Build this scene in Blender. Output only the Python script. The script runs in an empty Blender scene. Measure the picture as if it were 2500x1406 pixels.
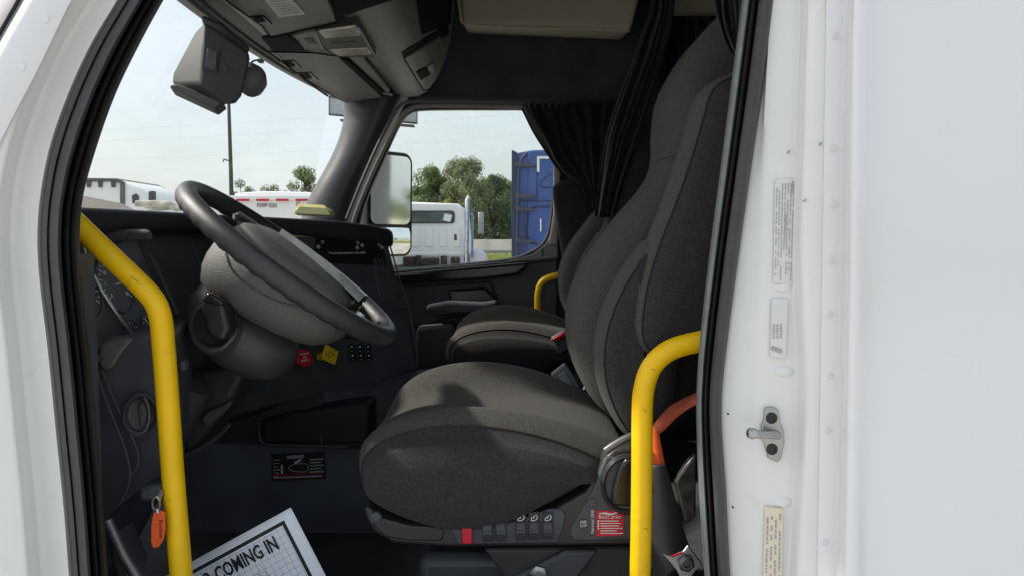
import bpy, bmesh, math, random
from mathutils import Vector, Matrix
R = math.radians
random.seed(7)
S = bpy.context.scene
COL = S.collection

# ------------------------------------------------------------------ camera, sky, sun, exposure
CZ = 1.75                      # the photographer's lens above the yard, metres
PITCH = R(3.655)
F = 1800.0 / 2500.0
cd = bpy.data.cameras.new('camera'); cam = bpy.data.objects.new('camera', cd); COL.objects.link(cam)
cd.sensor_width = 36; cd.lens = 36 * F; cd.clip_start = 0.05; cd.clip_end = 3000
cam.location = (0, 0, CZ); cam.rotation_euler = (R(90) - PITCH, 0, 0)
S.camera = cam

SUN_EL, SUN_AZ = R(41), R(-80)           # azimuth from +Y towards +X: the sun stands beyond the bonnet
w = bpy.data.worlds.new('World'); S.world = w; w.use_nodes = True
nt = w.node_tree; nt.nodes.clear()
sky = nt.nodes.new('ShaderNodeTexSky'); sky.sky_type = 'NISHITA'; sky.sun_disc = False
sky.sun_elevation = SUN_EL; sky.sun_rotation = SUN_AZ
sky.air_density = 1.0; sky.dust_density = 4.0; sky.ozone_density = 1.0; sky.altitude = 0
bg = nt.nodes.new('ShaderNodeBackground'); bg.inputs['Strength'].default_value = 0.12
veil = nt.nodes.new('ShaderNodeMix'); veil.data_type = 'RGBA'; veil.inputs['Factor'].default_value = .50   # even summer haze over the whole dome
veil.inputs['B'].default_value = (6.1, 6.7, 7.1, 1)
wo = nt.nodes.new('ShaderNodeOutputWorld')
wc = nt.nodes.new('ShaderNodeTexCoord'); wmp = nt.nodes.new('ShaderNodeMapping'); wmp.inputs['Scale'].default_value = (1.2, 1.2, 4.5)
wn_ = nt.nodes.new('ShaderNodeTexNoise'); wn_.inputs['Scale'].default_value = 2.2; wn_.inputs['Detail'].default_value = 7; wn_.inputs['Roughness'].default_value = .6
wr = nt.nodes.new('ShaderNodeMapRange'); wr.inputs['From Min'].default_value = .35; wr.inputs['From Max'].default_value = .7; wr.inputs['To Min'].default_value = .42; wr.inputs['To Max'].default_value = .64
nt.links.new(wc.outputs['Generated'], wmp.inputs[0]); nt.links.new(wmp.outputs[0], wn_.inputs[0]); nt.links.new(wn_.outputs[0], wr.inputs[0]); nt.links.new(wr.outputs[0], veil.inputs['Factor'])
nt.links.new(sky.outputs[0], veil.inputs['A']); nt.links.new(veil.outputs['Result'], bg.inputs[0]); nt.links.new(bg.outputs[0], wo.inputs[0])
sl = bpy.data.lights.new('sun', 'SUN'); sl.energy = 3.5; sl.angle = R(2.5); sl.color = (1, .955, .88)
so = bpy.data.objects.new('sun', sl); COL.objects.link(so)
sd = Vector((math.sin(SUN_AZ) * math.cos(SUN_EL), math.cos(SUN_AZ) * math.cos(SUN_EL), math.sin(SUN_EL)))
so.rotation_euler = sd.to_track_quat('Z', 'Y').to_euler(); so.location = (-20, 5, 30)
V = S.view_settings
V.view_transform = 'Standard'; V.look = 'None'; V.gamma = 1; V.use_curve_mapping = False; V.exposure = 0.56
S.cycles.use_denoising = True
S.cycles.max_bounces = 10; S.cycles.diffuse_bounces = 6; S.cycles.transparent_max_bounces = 16

# ------------------------------------------------------------------ helpers
def P(px, py, Y):
    """the point at distance Y in front of the lens that a sight line through pixel (px, py) meets"""
    a = (px - 1250) / 1800; b = (703 - py) / 1800
    dy = math.cos(PITCH) + b * math.sin(PITCH); dz = -math.sin(PITCH) + b * math.cos(PITCH)
    t = Y / dy
    return Vector((a * t, Y, CZ + dz * t))

def W(x, y, z):
    return Vector((x, y, z + CZ))

def mat(name, col, rough=.5, metal=0.0, var=.15, scale=8, bump=0.0, bscale=200, coat=0.0, spec=.5, sheen=0.0, stretch=None, detail=4, dirt=None, dscale=30, dlo=.62, dhi=.75, dfac=.5):
    m = bpy.data.materials.new(name); m.use_nodes = True
    n = m.node_tree.nodes; l = m.node_tree.links; b = n['Principled BSDF']
    b.inputs['Roughness'].default_value = rough; b.inputs['Metallic'].default_value = metal
    b.inputs['Coat Weight'].default_value = coat; b.inputs['Coat Roughness'].default_value = .14
    b.inputs['Specular IOR Level'].default_value = spec
    b.inputs['Sheen Weight'].default_value = sheen; b.inputs['Sheen Roughness'].default_value = .5
    tc = n.new('ShaderNodeTexCoord'); mp = n.new('ShaderNodeMapping')
    l.new(tc.outputs['Object'], mp.inputs[0])
    if stretch: mp.inputs['Scale'].default_value = stretch
    no = n.new('ShaderNodeTexNoise'); no.inputs['Scale'].default_value = scale; no.inputs['Detail'].default_value = detail
    l.new(mp.outputs[0], no.inputs[0])
    r = n.new('ShaderNodeValToRGB'); r.color_ramp.elements[0].position = .3; r.color_ramp.elements[1].position = .7
    r.color_ramp.elements[0].color = tuple(max(0, c * (1 - var)) for c in col) + (1,)
    r.color_ramp.elements[1].color = tuple(min(1, c * (1 + var)) for c in col) + (1,)
    l.new(no.outputs[0], r.inputs[0]); l.new(r.outputs[0], b.inputs['Base Color'])
    if dirt:
        nd = n.new('ShaderNodeTexNoise'); nd.inputs['Scale'].default_value = dscale; nd.inputs['Detail'].default_value = 6; nd.inputs['Roughness'].default_value = .65
        l.new(tc.outputs['Object'], nd.inputs[0])
        dr = n.new('ShaderNodeMapRange'); dr.inputs['From Min'].default_value = dlo; dr.inputs['From Max'].default_value = dhi; dr.inputs['To Max'].default_value = dfac
        l.new(nd.outputs[0], dr.inputs[0])
        dm = n.new('ShaderNodeMix'); dm.data_type = 'RGBA'; l.new(dr.outputs[0], dm.inputs['Factor']); l.new(r.outputs[0], dm.inputs['A']); dm.inputs['B'].default_value = tuple(dirt) + (1,)
        l.new(dm.outputs['Result'], b.inputs['Base Color'])
    mr = n.new('ShaderNodeMapRange'); mr.inputs['To Min'].default_value = max(0, rough - .06); mr.inputs['To Max'].default_value = min(1, rough + .08)
    l.new(no.outputs[0], mr.inputs[0]); l.new(mr.outputs[0], b.inputs['Roughness'])
    if bump:
        n2 = n.new('ShaderNodeTexNoise'); n2.inputs['Scale'].default_value = bscale; n2.inputs['Detail'].default_value = 3
        l.new(mp.outputs[0], n2.inputs[0])
        bp = n.new('ShaderNodeBump'); bp.inputs['Strength'].default_value = bump; bp.inputs['Distance'].default_value = .002
        l.new(n2.outputs[0], bp.inputs['Height']); l.new(bp.outputs[0], b.inputs['Normal'])
    return m

def fabric(name, col):
    m = mat(name, col, 0.95, var=.26, scale=240, bump=0, sheen=.08, spec=.12, dirt=(.13, .115, .10), dscale=55, dlo=.60, dhi=.80, dfac=.22)
    n = m.node_tree.nodes; l = m.node_tree.links; b = n['Principled BSDF']
    tc = n.new('ShaderNodeTexCoord')
    hs = []
    for rot in ((0, 0, 0), (R(90), 0, 0)):
        mp = n.new('ShaderNodeMapping'); mp.inputs['Rotation'].default_value = rot
        l.new(tc.outputs['Object'], mp.inputs[0])
        wv = n.new('ShaderNodeTexWave'); wv.inputs['Scale'].default_value = 190; wv.inputs['Distortion'].default_value = 4; wv.inputs['Detail Scale'].default_value = 3
        l.new(mp.outputs[0], wv.inputs[0]); hs.append(wv.outputs['Fac'])
    no = n.new('ShaderNodeTexNoise'); no.inputs['Scale'].default_value = 420; l.new(tc.outputs['Object'], no.inputs[0])
    ad = n.new('ShaderNodeMath'); ad.operation = 'MULTIPLY_ADD'; l.new(hs[0], ad.inputs[0]); ad.inputs[1].default_value = .35; l.new(no.outputs[0], ad.inputs[2])
    bp = n.new('ShaderNodeBump'); bp.inputs['Strength'].default_value = .8; bp.inputs['Distance'].default_value = .0018
    l.new(ad.outputs[0], bp.inputs['Height']); l.new(bp.outputs[0], b.inputs['Normal'])
    return m

def glass(name, tint, gl=.05):
    m = bpy.data.materials.new(name); m.use_nodes = True; n = m.node_tree.nodes; l = m.node_tree.links; n.clear()
    o = n.new('ShaderNodeOutputMaterial'); mx = n.new('ShaderNodeMixShader'); t = n.new('ShaderNodeBsdfTransparent'); g = n.new('ShaderNodeBsdfGlossy')
    t.inputs[0].default_value = tint + (1,); g.inputs['Roughness'].default_value = .01
    f = n.new('ShaderNodeFresnel'); f.inputs[0].default_value = 1.25
    no = n.new('ShaderNodeTexNoise'); no.inputs['Scale'].default_value = 3
    mm = n.new('ShaderNodeMath'); mm.operation = 'MULTIPLY'; l.new(f.outputs[0], mm.inputs[0]); mm.inputs[1].default_value = gl * 5
    cl = n.new('ShaderNodeClamp'); cl.inputs['Max'].default_value = .05; l.new(mm.outputs[0], cl.inputs[0])
    l.new(cl.outputs[0], mx.inputs[0]); l.new(t.outputs[0], mx.inputs[1]); l.new(g.outputs[0], mx.inputs[2]); # a little dust on the pane
    df = n.new('ShaderNodeBsdfDiffuse'); df.inputs[0].default_value = (.6, .58, .54, 1); m2 = n.new('ShaderNodeMixShader')
    dn = n.new('ShaderNodeTexNoise'); dn.inputs['Scale'].default_value = 5; dn.inputs['Detail'].default_value = 8; dn.inputs['Roughness'].default_value = .7
    dr = n.new('ShaderNodeMapRange'); dr.inputs['From Min'].default_value = .42; dr.inputs['From Max'].default_value = .8; dr.inputs['To Max'].default_value = .06
    l.new(dn.outputs[0], dr.inputs[0]); l.new(dr.outputs[0], m2.inputs[0]); l.new(mx.outputs[0], m2.inputs[1]); l.new(df.outputs[0], m2.inputs[2]); l.new(m2.outputs[0], o.inputs[0])
    return m

class MB:
    def __init__(s): s.v = []; s.f = []
    def add(s, vs, fs):
        o = len(s.v); s.v += [Vector(v) for v in vs]; s.f += [tuple(i + o for i in f) for f in fs]; return s
    def grid(s, rings, closed=False, cap=False):
        n = len(rings[0]); vs = [p for r in rings for p in r]; fs = []
        for i in range(len(rings) - 1):
            for j in range(n if closed else n - 1):
                k = (j + 1) % n
                fs.append((i * n + j, i * n + k, (i + 1) * n + k, (i + 1) * n + j))
        if cap and closed:
            fs.append(tuple(range(n))[::-1]); fs.append(tuple((len(rings) - 1) * n + j for j in range(n)))
        return s.add(vs, fs)
    def box(s, c, size, X=(1, 0, 0), Yv=(0, 1, 0), Z=(0, 0, 1)):
        c = Vector(c); X = Vector(X) * size[0] / 2; Yv = Vector(Yv) * size[1] / 2; Z = Vector(Z) * size[2] / 2
        vs = [c + X * a + Yv * b + Z * d for a in (-1, 1) for b in (-1, 1) for d in (-1, 1)]
        return s.add(vs, [(0, 1, 3, 2), (4, 6, 7, 5), (0, 4, 5, 1), (2, 3, 7, 6), (0, 2, 6, 4), (1, 5, 7, 3)])
    def prism(s, pts, off):
        off = Vector(off); n = len(pts); vs = [Vector(p) for p in pts] + [Vector(p) + off for p in pts]
        fs = [tuple(range(n)), tuple(range(2 * n - 1, n - 1, -1))] + [(i, n + i, n + (i + 1) % n, (i + 1) % n) for i in range(n)]
        return s.add(vs, fs)
    def tube(s, path, r, n=14, closed=False, cap=True):
        path = [Vector(p) for p in path]; N = len(path); rings = []; up = None
        for i, p in enumerate(path):
            if closed: t = path[(i + 1) % N] - path[i - 1]
            else: t = path[min(i + 1, N - 1)] - path[max(i - 1, 0)]
            t.normalize()
            if up is None:
                up = t.orthogonal().normalized()
            else:
                up = (up - t * up.dot(t)).normalized()
            b = t.cross(up); rr = r(i / (N - 1)) if callable(r) else r
            rings.append([p + (up * math.cos(a) + b * math.sin(a)) * rr for a in [2 * math.pi * k / n for k in range(n)]])
        if closed: rings.append(rings[0])
        return s.grid(rings, True, cap and not closed)
    def lathe(s, o, axis, prof, n=32, U=None, su=1.0, sv=1.0):
        o = Vector(o); a = Vector(axis).normalized(); u = (Vector(U) if U is not None else a.orthogonal()).normalized(); v = a.cross(u)
        rings = [[o + a * t + (u * su * math.cos(q) + v * sv * math.sin(q)) * max(r, 1e-4) for q in [2 * math.pi * k / n for k in range(n)]] for r, t in prof]
        return s.grid(rings, True, True)

def obj(name, mb, m, parent=None, smooth=40, bevel=0, seg=2, sub=0, kind=None, label=None, solid=0):
    me = bpy.data.meshes.new(name)
    xs = [v.x for v in mb.v]; ys = [v.y for v in mb.v]; zs = [v.z for v in mb.v]
    c = Vector(((min(xs) + max(xs)) / 2, (min(ys) + max(ys)) / 2, (min(zs) + max(zs)) / 2))
    me.from_pydata([v - c for v in mb.v], [], mb.f)
    bm = bmesh.new(); bm.from_mesh(me); bmesh.ops.recalc_face_normals(bm, faces=bm.faces); bm.to_mesh(me); bm.free()
    if smooth:
        me.shade_smooth(); me.set_sharp_from_angle(angle=R(smooth))
    o = bpy.data.objects.new(name, me); COL.objects.link(o); me.materials.append(m)
    if parent is not None:
        o.parent = parent; o.location = c - wloc(parent)
    else: o.location = c
    if bevel:
        d = o.modifiers.new('edge', 'BEVEL'); d.width = bevel; d.segments = seg; d.limit_method = 'ANGLE'; d.angle_limit = R(35); d.use_clamp_overlap = True
        if smooth: d.harden_normals = False; me.shade_smooth()
    if solid:
        d = o.modifiers.new('thick', 'SOLIDIFY'); d.thickness = solid; d.offset = 0
    if sub:
        d = o.modifiers.new('round', 'SUBSURF'); d.levels = sub; d.render_levels = sub
    if kind: o['kind'] = kind
    if label: o['label'] = label
    return o

def wloc(o):
    l = Vector((0, 0, 0))
    while o is not None: l = l + Vector(o.location); o = o.parent
    return l

def thing(name, label, cat, loc=(0, 0, 0), group=None):
    o = bpy.data.objects.new(name, None); COL.objects.link(o); o.location = loc; o.empty_display_size = .1
    return tag(o, label, cat, group)
def tag(o, label, cat, group=None):
    o['label'] = label; o['category'] = cat
    if group: o['group'] = group
    return o

def cr(pts, n, closed=False):
    """n points at even spacing along a smooth curve through pts"""
    pts = [Vector(p) for p in pts]; N = len(pts); out = []
    segs = N if closed else N - 1
    for i in range(segs):
        if closed: a, b, c, d = pts[i - 1], pts[i], pts[(i + 1) % N], pts[(i + 2) % N]
        else: a, b, c, d = pts[max(i - 1, 0)], pts[i], pts[i + 1], pts[min(i + 2, N - 1)]
        for k in range(12):
            t = k / 12
            out.append(.5 * (2 * b + (c - a) * t + (2 * a - 5 * b + 4 * c - d) * t * t + (3 * b - a - 3 * c + d) * t ** 3))
    if not closed: out.append(pts[-1])
    else: out.append(out[0].copy())
    L = [0]
    for i in range(1, len(out)): L.append(L[-1] + (out[i] - out[i - 1]).length)
    res = []; j = 0; cnt = n if closed else n - 1
    for k in range(n):
        t = L[-1] * k / cnt
        while j < len(L) - 2 and L[j + 1] < t: j += 1
        f = (t - L[j]) / max(1e-9, L[j + 1] - L[j]); res.append(out[j].lerp(out[j + 1], min(1, f)))
    return res

def pp(pts, Y, n=None, closed=False):
    q = [Vector((a, b, 0)) for a, b in pts]
    if n: q = cr(q, n, closed)
    return [P(a.x, a.y, Y) for a in q]

def atY(path, y):
    """pixel x of a polyline (ordered in y) at height y, smoothed by Catmull-Rom through its points"""
    for i in range(len(path) - 1):
        if path[i + 1][1] >= y or i == len(path) - 2:
            (x1, y1), (x2, y2) = path[i], path[i + 1]
            x0, y0 = path[max(i - 1, 0)]; x3, y3 = path[min(i + 2, len(path) - 1)]
            t = (y - y1) / (y2 - y1); h = y2 - y1
            m1 = (x2 - x0) / (y2 - y0) * h; m2 = (x3 - x1) / (y3 - y1) * h
            return (2 * t ** 3 - 3 * t * t + 1) * x1 + (t ** 3 - 2 * t * t + t) * m1 + (-2 * t ** 3 + 3 * t * t) * x2 + (t ** 3 - t * t) * m2

def strip(cols, y0=-160, y1=1560, n=70):
    """a pressed sheet: columns (polyline, sideways offset, depth) joined across"""
    mb = MB(); rings = []
    for i in range(n):
        y = y0 + (y1 - y0) * i / (n - 1)
        rings.append([P(atY(p, y) + dx, y, Y) for p, dx, Y in cols])
    return mb.grid(rings)

def pillow(pts, Y0, Y1, r, n=48, k=5, flat=1.0):
    """upholstered pad: outline (XZ, world) given thickness along Y with soft rounded edges of radius r"""
    q = cr(pts, n, True); c = sum(q, Vector()) / n
    nor = []
    for i in range(n):
        t = q[(i + 1) % n] - q[i - 1]; m = Vector((t.z, 0, -t.x)).normalized()
        nor.append(m)
    area = sum(q[i].x * q[(i + 1) % n].z - q[(i + 1) % n].x * q[i].z for i in range(n))
    sg = 1 if area > 0 else -1
    rings = []
    def ring(ins, Y): return [Vector((q[i].x - nor[i].x * sg * ins, Y, q[i].z - nor[i].z * sg * ins)) for i in range(n)]
    ry = min(r, (Y1 - Y0) / 2)
    for a in range(k + 1):
        th = math.pi / 2 * a / k; rings.append(ring(r * (1 - math.sin(th)), Y0 + ry * (1 - math.cos(th))))
    for a in range(k, -1, -1):
        th = math.pi / 2 * a / k; rings.append(ring(r * (1 - math.sin(th)), Y1 - ry * (1 - math.cos(th))))
    # domed end faces
    def shrink(rg, f, dY):
        cc = sum(rg, Vector()) / n; return [cc + (p - cc) * f + Vector((0, dY, 0)) for p in rg]
    a0, a1 = rings[0], rings[-1]
    rings = [shrink(a0, .15, -.006), shrink(a0, .6, -.005)] + rings + [shrink(a1, .6, .005), shrink(a1, .15, .006)]
    return MB().grid(rings, True, True)

_fontcache = {}
def text(name, s, m, parent, o, X, Yv, size, extrude=.0006, align='LEFT', sx=1.0, bold=0):
    cu = bpy.data.curves.new('t', 'FONT'); cu.body = s; cu.size = size; cu.align_x = align; cu.extrude = extrude; cu.offset = bold; cu.resolution_u = 2
    t = bpy.data.objects.new('t', cu); COL.objects.link(t)
    bpy.context.view_layer.update(); dg = bpy.context.evaluated_depsgraph_get()
    me = bpy.data.meshes.new_from_object(t.evaluated_get(dg)); bpy.data.objects.remove(t); bpy.data.curves.remove(cu)
    X = Vector(X).normalized(); Yv = Vector(Yv); Yv = (Yv - X * Yv.dot(X)).normalized(); Z = X.cross(Yv)
    M = Matrix((X * sx, Yv, Z)).transposed()
    for v in me.vertices: v.co = M @ v.co
    me.name = name; me.materials.clear(); me.materials.append(m)
    ob = bpy.data.objects.new(name, me); COL.objects.link(ob)
    ob.parent = parent; ob.location = Vector(o) - (wloc(parent) if parent else Vector())
    return ob

from mathutils.bvhtree import BVHTree
def tree_of(o):
    off = wloc(o); return BVHTree.FromPolygons([v.co + off for v in o.data.vertices], [tuple(f.vertices) for f in o.data.polygons])
def seam_on(o, pts, r, m, parent, name='seam', n=50):
    bt = tree_of(o); eye = Vector((0, 0, CZ)); q = []
    for a in cr([Vector((x, y, 0)) for x, y in pts], n):
        h = bt.ray_cast(eye, (P(a.x, a.y, 1.0) - eye).normalized())[0]
        if h is not None and (not q or (h - q[-1]).length < .05): q.append(h)
    if len(q) > 4: return obj(name, MB().tube(q, r, 6), m, parent)

def copytree(o, parent=None, dloc=(0, 0, 0)):
    c = o.copy(); COL.objects.link(c); c.parent = parent
    if parent is None: c.location = Vector(o.location) + Vector(dloc)
    for ch in list(o.children): copytree(ch, c)
    return c

# ------------------------------------------------------------------ materials
WHITE = mat('white truck paint', (.79, .79, .81), .25, var=.03, scale=1.6, bump=.12, bscale=3.2, coat=1.0, dirt=(.52, .48, .42), dscale=9, dlo=.60, dhi=.85, dfac=.30)
WHITEIN = mat('white cab paint inside flange', (.80, .80, .79), .3, var=.03, scale=6, bump=.18, bscale=8, coat=.8, dirt=(.48, .43, .36), dscale=14, dlo=.60, dhi=.85, dfac=.35)
WHITEFAR = mat('white paint on far vehicles', (.8, .8, .8), .35, var=.04, scale=1.5)
RUBBER = mat('door seal rubber', (.055, .054, .058), .55, var=.15, scale=25, bump=.15, bscale=60)
RUBBER2 = mat('inner seal rubber', (.034, .032, .032), .5, var=.2, scale=25, bump=.1, bscale=60)
GREYBEAD = mat('seal edge with painted light', (.15, .17, .165), .6, var=.15, scale=40, bump=.2, bscale=300)  # paler grey paints the light that the bead catches
BLACK = mat('black moulded plastic', (.060, .064, .074), .45, var=.2, scale=12, bump=.25, bscale=700, dirt=(.12, .115, .105), dscale=18, dlo=.55, dhi=.85, dfac=.4)
BLACKG = mat('gloss black plastic', (.016, .017, .020), .16, var=.2, scale=12)
DARK = mat('charcoal trim', (.062, .065, .075), .55, var=.18, scale=10, bump=.3, bscale=600)
LINER = mat('dark cab lining cloth', (.085, .092, .118), .95, var=.2, scale=8, bump=.3, bscale=300, spec=.15)
GREYTX = mat('grained grey plastic', (.118, .116, .112), .48, var=.22, scale=420, bump=.8, bscale=520, detail=2)
RIMM = mat('soft steering rim', (.038, .037, .039), .42, var=.12, scale=30, bump=.35, bscale=600)
CONS = mat('grey roof console plastic', (.205, .205, .195), .45, var=.1, scale=14, bump=.4, bscale=520)
BEIGE = mat('beige grey cabinet plastic', (.66, .60, .48), .5, var=.08, scale=10, bump=.2, bscale=400)
SILVER = mat('silver trim', (.45, .46, .47), .28, metal=.9, var=.1, scale=20)
STEEL = mat('zinc plated steel', (.45, .45, .45), .38, metal=1.0, var=.12, scale=30, bump=.2, bscale=100)
YELLOW = mat('yellow powder coat', (.93, .56, .001), .42, var=.05, scale=15, bump=.2, bscale=45, spec=.4, dirt=(.25, .15, .02), dscale=26, dlo=.64, dhi=.74, dfac=.45)
SEAT = fabric('charcoal seat cloth lit tone', (.080, .075, .069))  # colour raised to stand in for sunlight on top and front faces
SEATD = fabric('charcoal seat cloth shade tone', (.044, .042, .043))  # same cloth darkened, shade of the side faces put into its colour
CURT = mat('black curtain cloth', (.018, .018, .022), .8, var=.25, scale=20, bump=.4, bscale=220, sheen=.15, spec=.2)
ORANGE = mat('orange webbing', (.72, .10, .012), .7, var=.1, scale=40, bump=.3, bscale=500)
RED = mat('red plastic', (.55, .008, .025), .4, var=.1, scale=40)
YELLOWP = mat('yellow knob plastic', (.75, .5, .01), .45, var=.08, scale=40)
PAPER = mat('white paper', (.78, .80, .86), .8, var=.03, scale=6)
INK = mat('black ink', (.012, .013, .018), .7, var=.2, scale=20)
INKG = mat('grey print', (.40, .40, .41), .7, var=.2, scale=20)
WINK = mat('white print', (.75, .75, .75), .6, var=.1, scale=20)
LABELW = mat('white sticker', (.74, .745, .73), .5, var=.03, scale=12)
LABELC = mat('cream sticker', (.78, .70, .55), .5, var=.04, scale=12)
WGLASS = glass('window glass', (.95, .96, .93))
LENS = mat('clear lamp lens', (.75, .72, .6), .12, var=.25, scale=60, coat=.8)
VOID = mat('recess shade and latch black', (.004, .004, .005), .7, var=.2, scale=9, spec=.1)  # near black standing in for shade inside recesses, also used on latches
DULL = mat('dull worn steel', (.16, .16, .165), .42, metal=.8, var=.2, scale=30, bump=.2, bscale=90)
MIRROR = mat('mirror glass', (.86, .88, .88), .015, metal=1.0, var=.01, scale=3)
FLOORM = mat('black rubber floor mat', (.055, .058, .064), .6, var=.25, scale=20, bump=.3, bscale=120, dirt=(.10, .09, .075), dscale=14, dlo=.5, dhi=.8, dfac=.5)

# ------------------------------------------------------------------ the yard outside
def asphalt():
    m = mat('pale gravel yard', (.40, .38, .345), .9, var=.25, scale=.6, bump=.6, bscale=25, detail=9)
    return m
g = MB(); g.add([(-600, -400, 0), (600, -400, 0), (600, 1500, 0), (-600, 1500, 0)], [(0, 1, 2, 3)])
obj('ground', g, asphalt(), kind='structure', smooth=0)
GRASSM = mat('dry green grass', (.16, .17, .045), .9, var=.45, scale=.9, bump=.5, bscale=8, detail=8)
g = MB(); g.add([(-600, 46, .004), (600, 40, .004), (600, 900, .004), (-600, 900, .004)], [(0, 1, 2, 3)])
obj('field', g, GRASSM, kind='structure', smooth=0)
g = MB(); g.add([(16, -300, .008), (300, -300, .008), (300, 400, .008), (16, 400, .008)], [(0, 1, 2, 3)])
obj('side_field', g, GRASSM, kind='structure', smooth=0)
g = MB(); g.add([(-600, 64, .012), (600, 62, .012), (600, 74, .012), (-600, 76, .012)], [(0, 1, 2, 3)])
obj('road', g, mat('concrete road', (.42, .41, .38), .85, var=.1, scale=.5), kind='structure', smooth=0)
# tufts of grass at the edge of the yard
mb = MB()
for i in range(9000):
    x = random.uniform(-14, 5) if i % 3 else random.uniform(-3.4, .6); y = 45 + random.random() * 10; h = random.uniform(.45, 1.0)
    a = random.uniform(0, 6.28); dx, dy = math.cos(a) * .035, math.sin(a) * .035; bx, by = random.uniform(-.15, .15), random.uniform(-.15, .15)
    mb.add([(x - dx, y - dy, 0), (x + dx, y + dy, 0), (x + bx, y + by, h)], [(0, 1, 2)])
obj('grass', mb, mat('grass blades', (.30, .31, .08), .8, var=.4, scale=.7), kind='stuff', smooth=0)

def leafmat(name, c):
    m = mat(name, c, .6, var=.4, scale=.8); n = m.node_tree.nodes; l = m.node_tree.links; b = n['Principled BSDF']
    t = n.new('ShaderNodeBsdfTranslucent'); mx = n.new('ShaderNodeMixShader'); mx.inputs[0].default_value = .42
    src = b.inputs['Base Color'].links[0].from_socket; l.new(src, t.inputs[0])
    o = n['Material Output']; l.new(b.outputs[0], mx.inputs[1]); l.new(t.outputs[0], mx.inputs[2]); l.new(mx.outputs[0], o.inputs[0])
    return m
LEAFS = [leafmat('leaf green %d' % k, c) for k, c in enumerate([(.17, .225, .10), (.21, .25, .125), (.145, .20, .10)])]
OLIVE = leafmat('yellowing leaves', (.30, .27, .08))
BARK = mat('bark', (.09, .07, .05), .9, var=.3, scale=6, bump=.6, bscale=20)
def tree(x, y, h, w, label, m, clumps=26, leaves=3600, seed=0, group='trees along the far road', base=.10, name='oak_tree', leaf=.125):
    rnd = random.Random(seed)
    t = thing(name, label, 'tree', (x, y, 0), group)
    tr = MB(); top = Vector((x, y, h * .62))
    tr.tube([(x, y, 0), (x + .05, y, h * .2), (x - .05, y + .1, h * .42), top], lambda s: h * .032 * (1 - .75 * s), 10)
    cl = []
    for i in range(clumps):
        a = rnd.uniform(0, 6.28); u = rnd.uniform(base, 1.0); prof = math.sin(math.pi * min(1, (u - base) / (1 - base) * .80 + .16)) ** .6
        rr = w / 2 * prof * math.sqrt(rnd.uniform(.05, 1)) * .8
        c = Vector((x + math.cos(a) * rr, y + math.sin(a) * rr, h * u * .93)); cl.append((c, rnd.uniform(.11, .22) * w * (1.15 - .35 * u)))
        if i % 3 == 0:
            s = Vector((x, y, h * rnd.uniform(.2, .5))); tr.tube([s, s.lerp(c, .5) + Vector((0, 0, .2)), c], lambda q: h * .011 * (1 - .8 * q), 6)
    obj('trunk', tr, BARK, t)
    cm = MB(); vs = []; fs = []
    for i in range(leaves):
        c, r = cl[rnd.randrange(clumps)]
        d = Vector((rnd.gauss(0, 1), rnd.gauss(0, 1), rnd.gauss(0, .8))).normalized() * r * (rnd.random() ** .38)
        p = c + d; n = (d.normalized() + Vector((rnd.uniform(-1, 1), rnd.uniform(-1, 1), rnd.uniform(-.4, 1)))).normalized()
        u = n.orthogonal().normalized(); v = n.cross(u); s = leaf * rnd.uniform(.6, 1.3)
        k = len(vs); vs += [p + u * s, p + v * s * .6, p - u * s, p - v * s * .6]; fs.append((k, k + 1, k + 2, k + 3))
    cm.add(vs, fs); obj('crown', cm, m, t, smooth=0)
    return t
def ax(px, Y): return (px - 1250) / 1800 * Y
TREES = [
 (1052, 62, 8.0, 4.6, 'broad oak rising just behind the white cab roof in the side window', 0),
 (1130, 60, 8.6, 5.4, 'tallest oak of the clump above the white cab in the side window', 1),
 (1205, 63, 7.4, 4.2, 'oak between the exhaust stack and the blue truck', 2),
 (1085, 70, 7.6, 5.4, 'dense oak filling the gap above the middle of the white cab', 2),
 (1165, 71, 8.0, 5.6, 'dense oak filling the gap left of the exhaust stack', 1),
 (1235, 72, 7.4, 5.4, 'dense oak just left of the blue truck edge', 0),
 (1020, 70, 7.2, 4.6, 'dense oak right beside the wing mirror', 2),
 (1262, 66, 6.6, 4.4, 'oak partly hidden behind the blue truck', 0),
 (975, 74, 7.0, 5.0, 'oak partly hidden behind the wing mirror', 1),
 (598, 92, 9.6, 5.0, 'small distant oak beside the foot of the light pole', 2),
 (662, 96, 9.4, 4.8, 'small low oak standing right of the light pole above the trailer', 0),
 (742, 78, 9.9, 5.0, 'oak against the windshield post above the white trailer', 1),
 (800, 82, 9.2, 5.4, 'oak mostly hidden behind the windshield post', 2),
]
for i, (px, Y, h, wd, lab, k) in enumerate(TREES):
    if px > 950: Y, h, wd = Y * 1.24, h * 1.2, wd * 1.27
    tree(ax(px, Y), Y, h, wd, lab, LEAFS[k], seed=i + 3, leaves=15000 if px > 950 else 8000, clumps=46)
tree(ax(1110, 72), 72, 5.9, 4.4, 'low yellowing bush of a tree right behind the white cab roof', OLIVE, seed=40, leaves=4200, clumps=16, name='young_tree')
# trees behind the truck that the wing mirror shows
for i, (x, y, h) in enumerate(((60, -2.5, 4.6), (64, 1.0, 3.8), (58, 4.5, 4.9))):
    tree(x, y, h, 4.6, ['bushy tree behind the fence seen in the wing mirror', 'lower tree behind the fence seen in the wing mirror', 'last tree behind the fence seen in the wing mirror'][i], LEAFS[i], seed=60 + i, leaves=1800, clumps=16, group='trees seen in the mirror')

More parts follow.
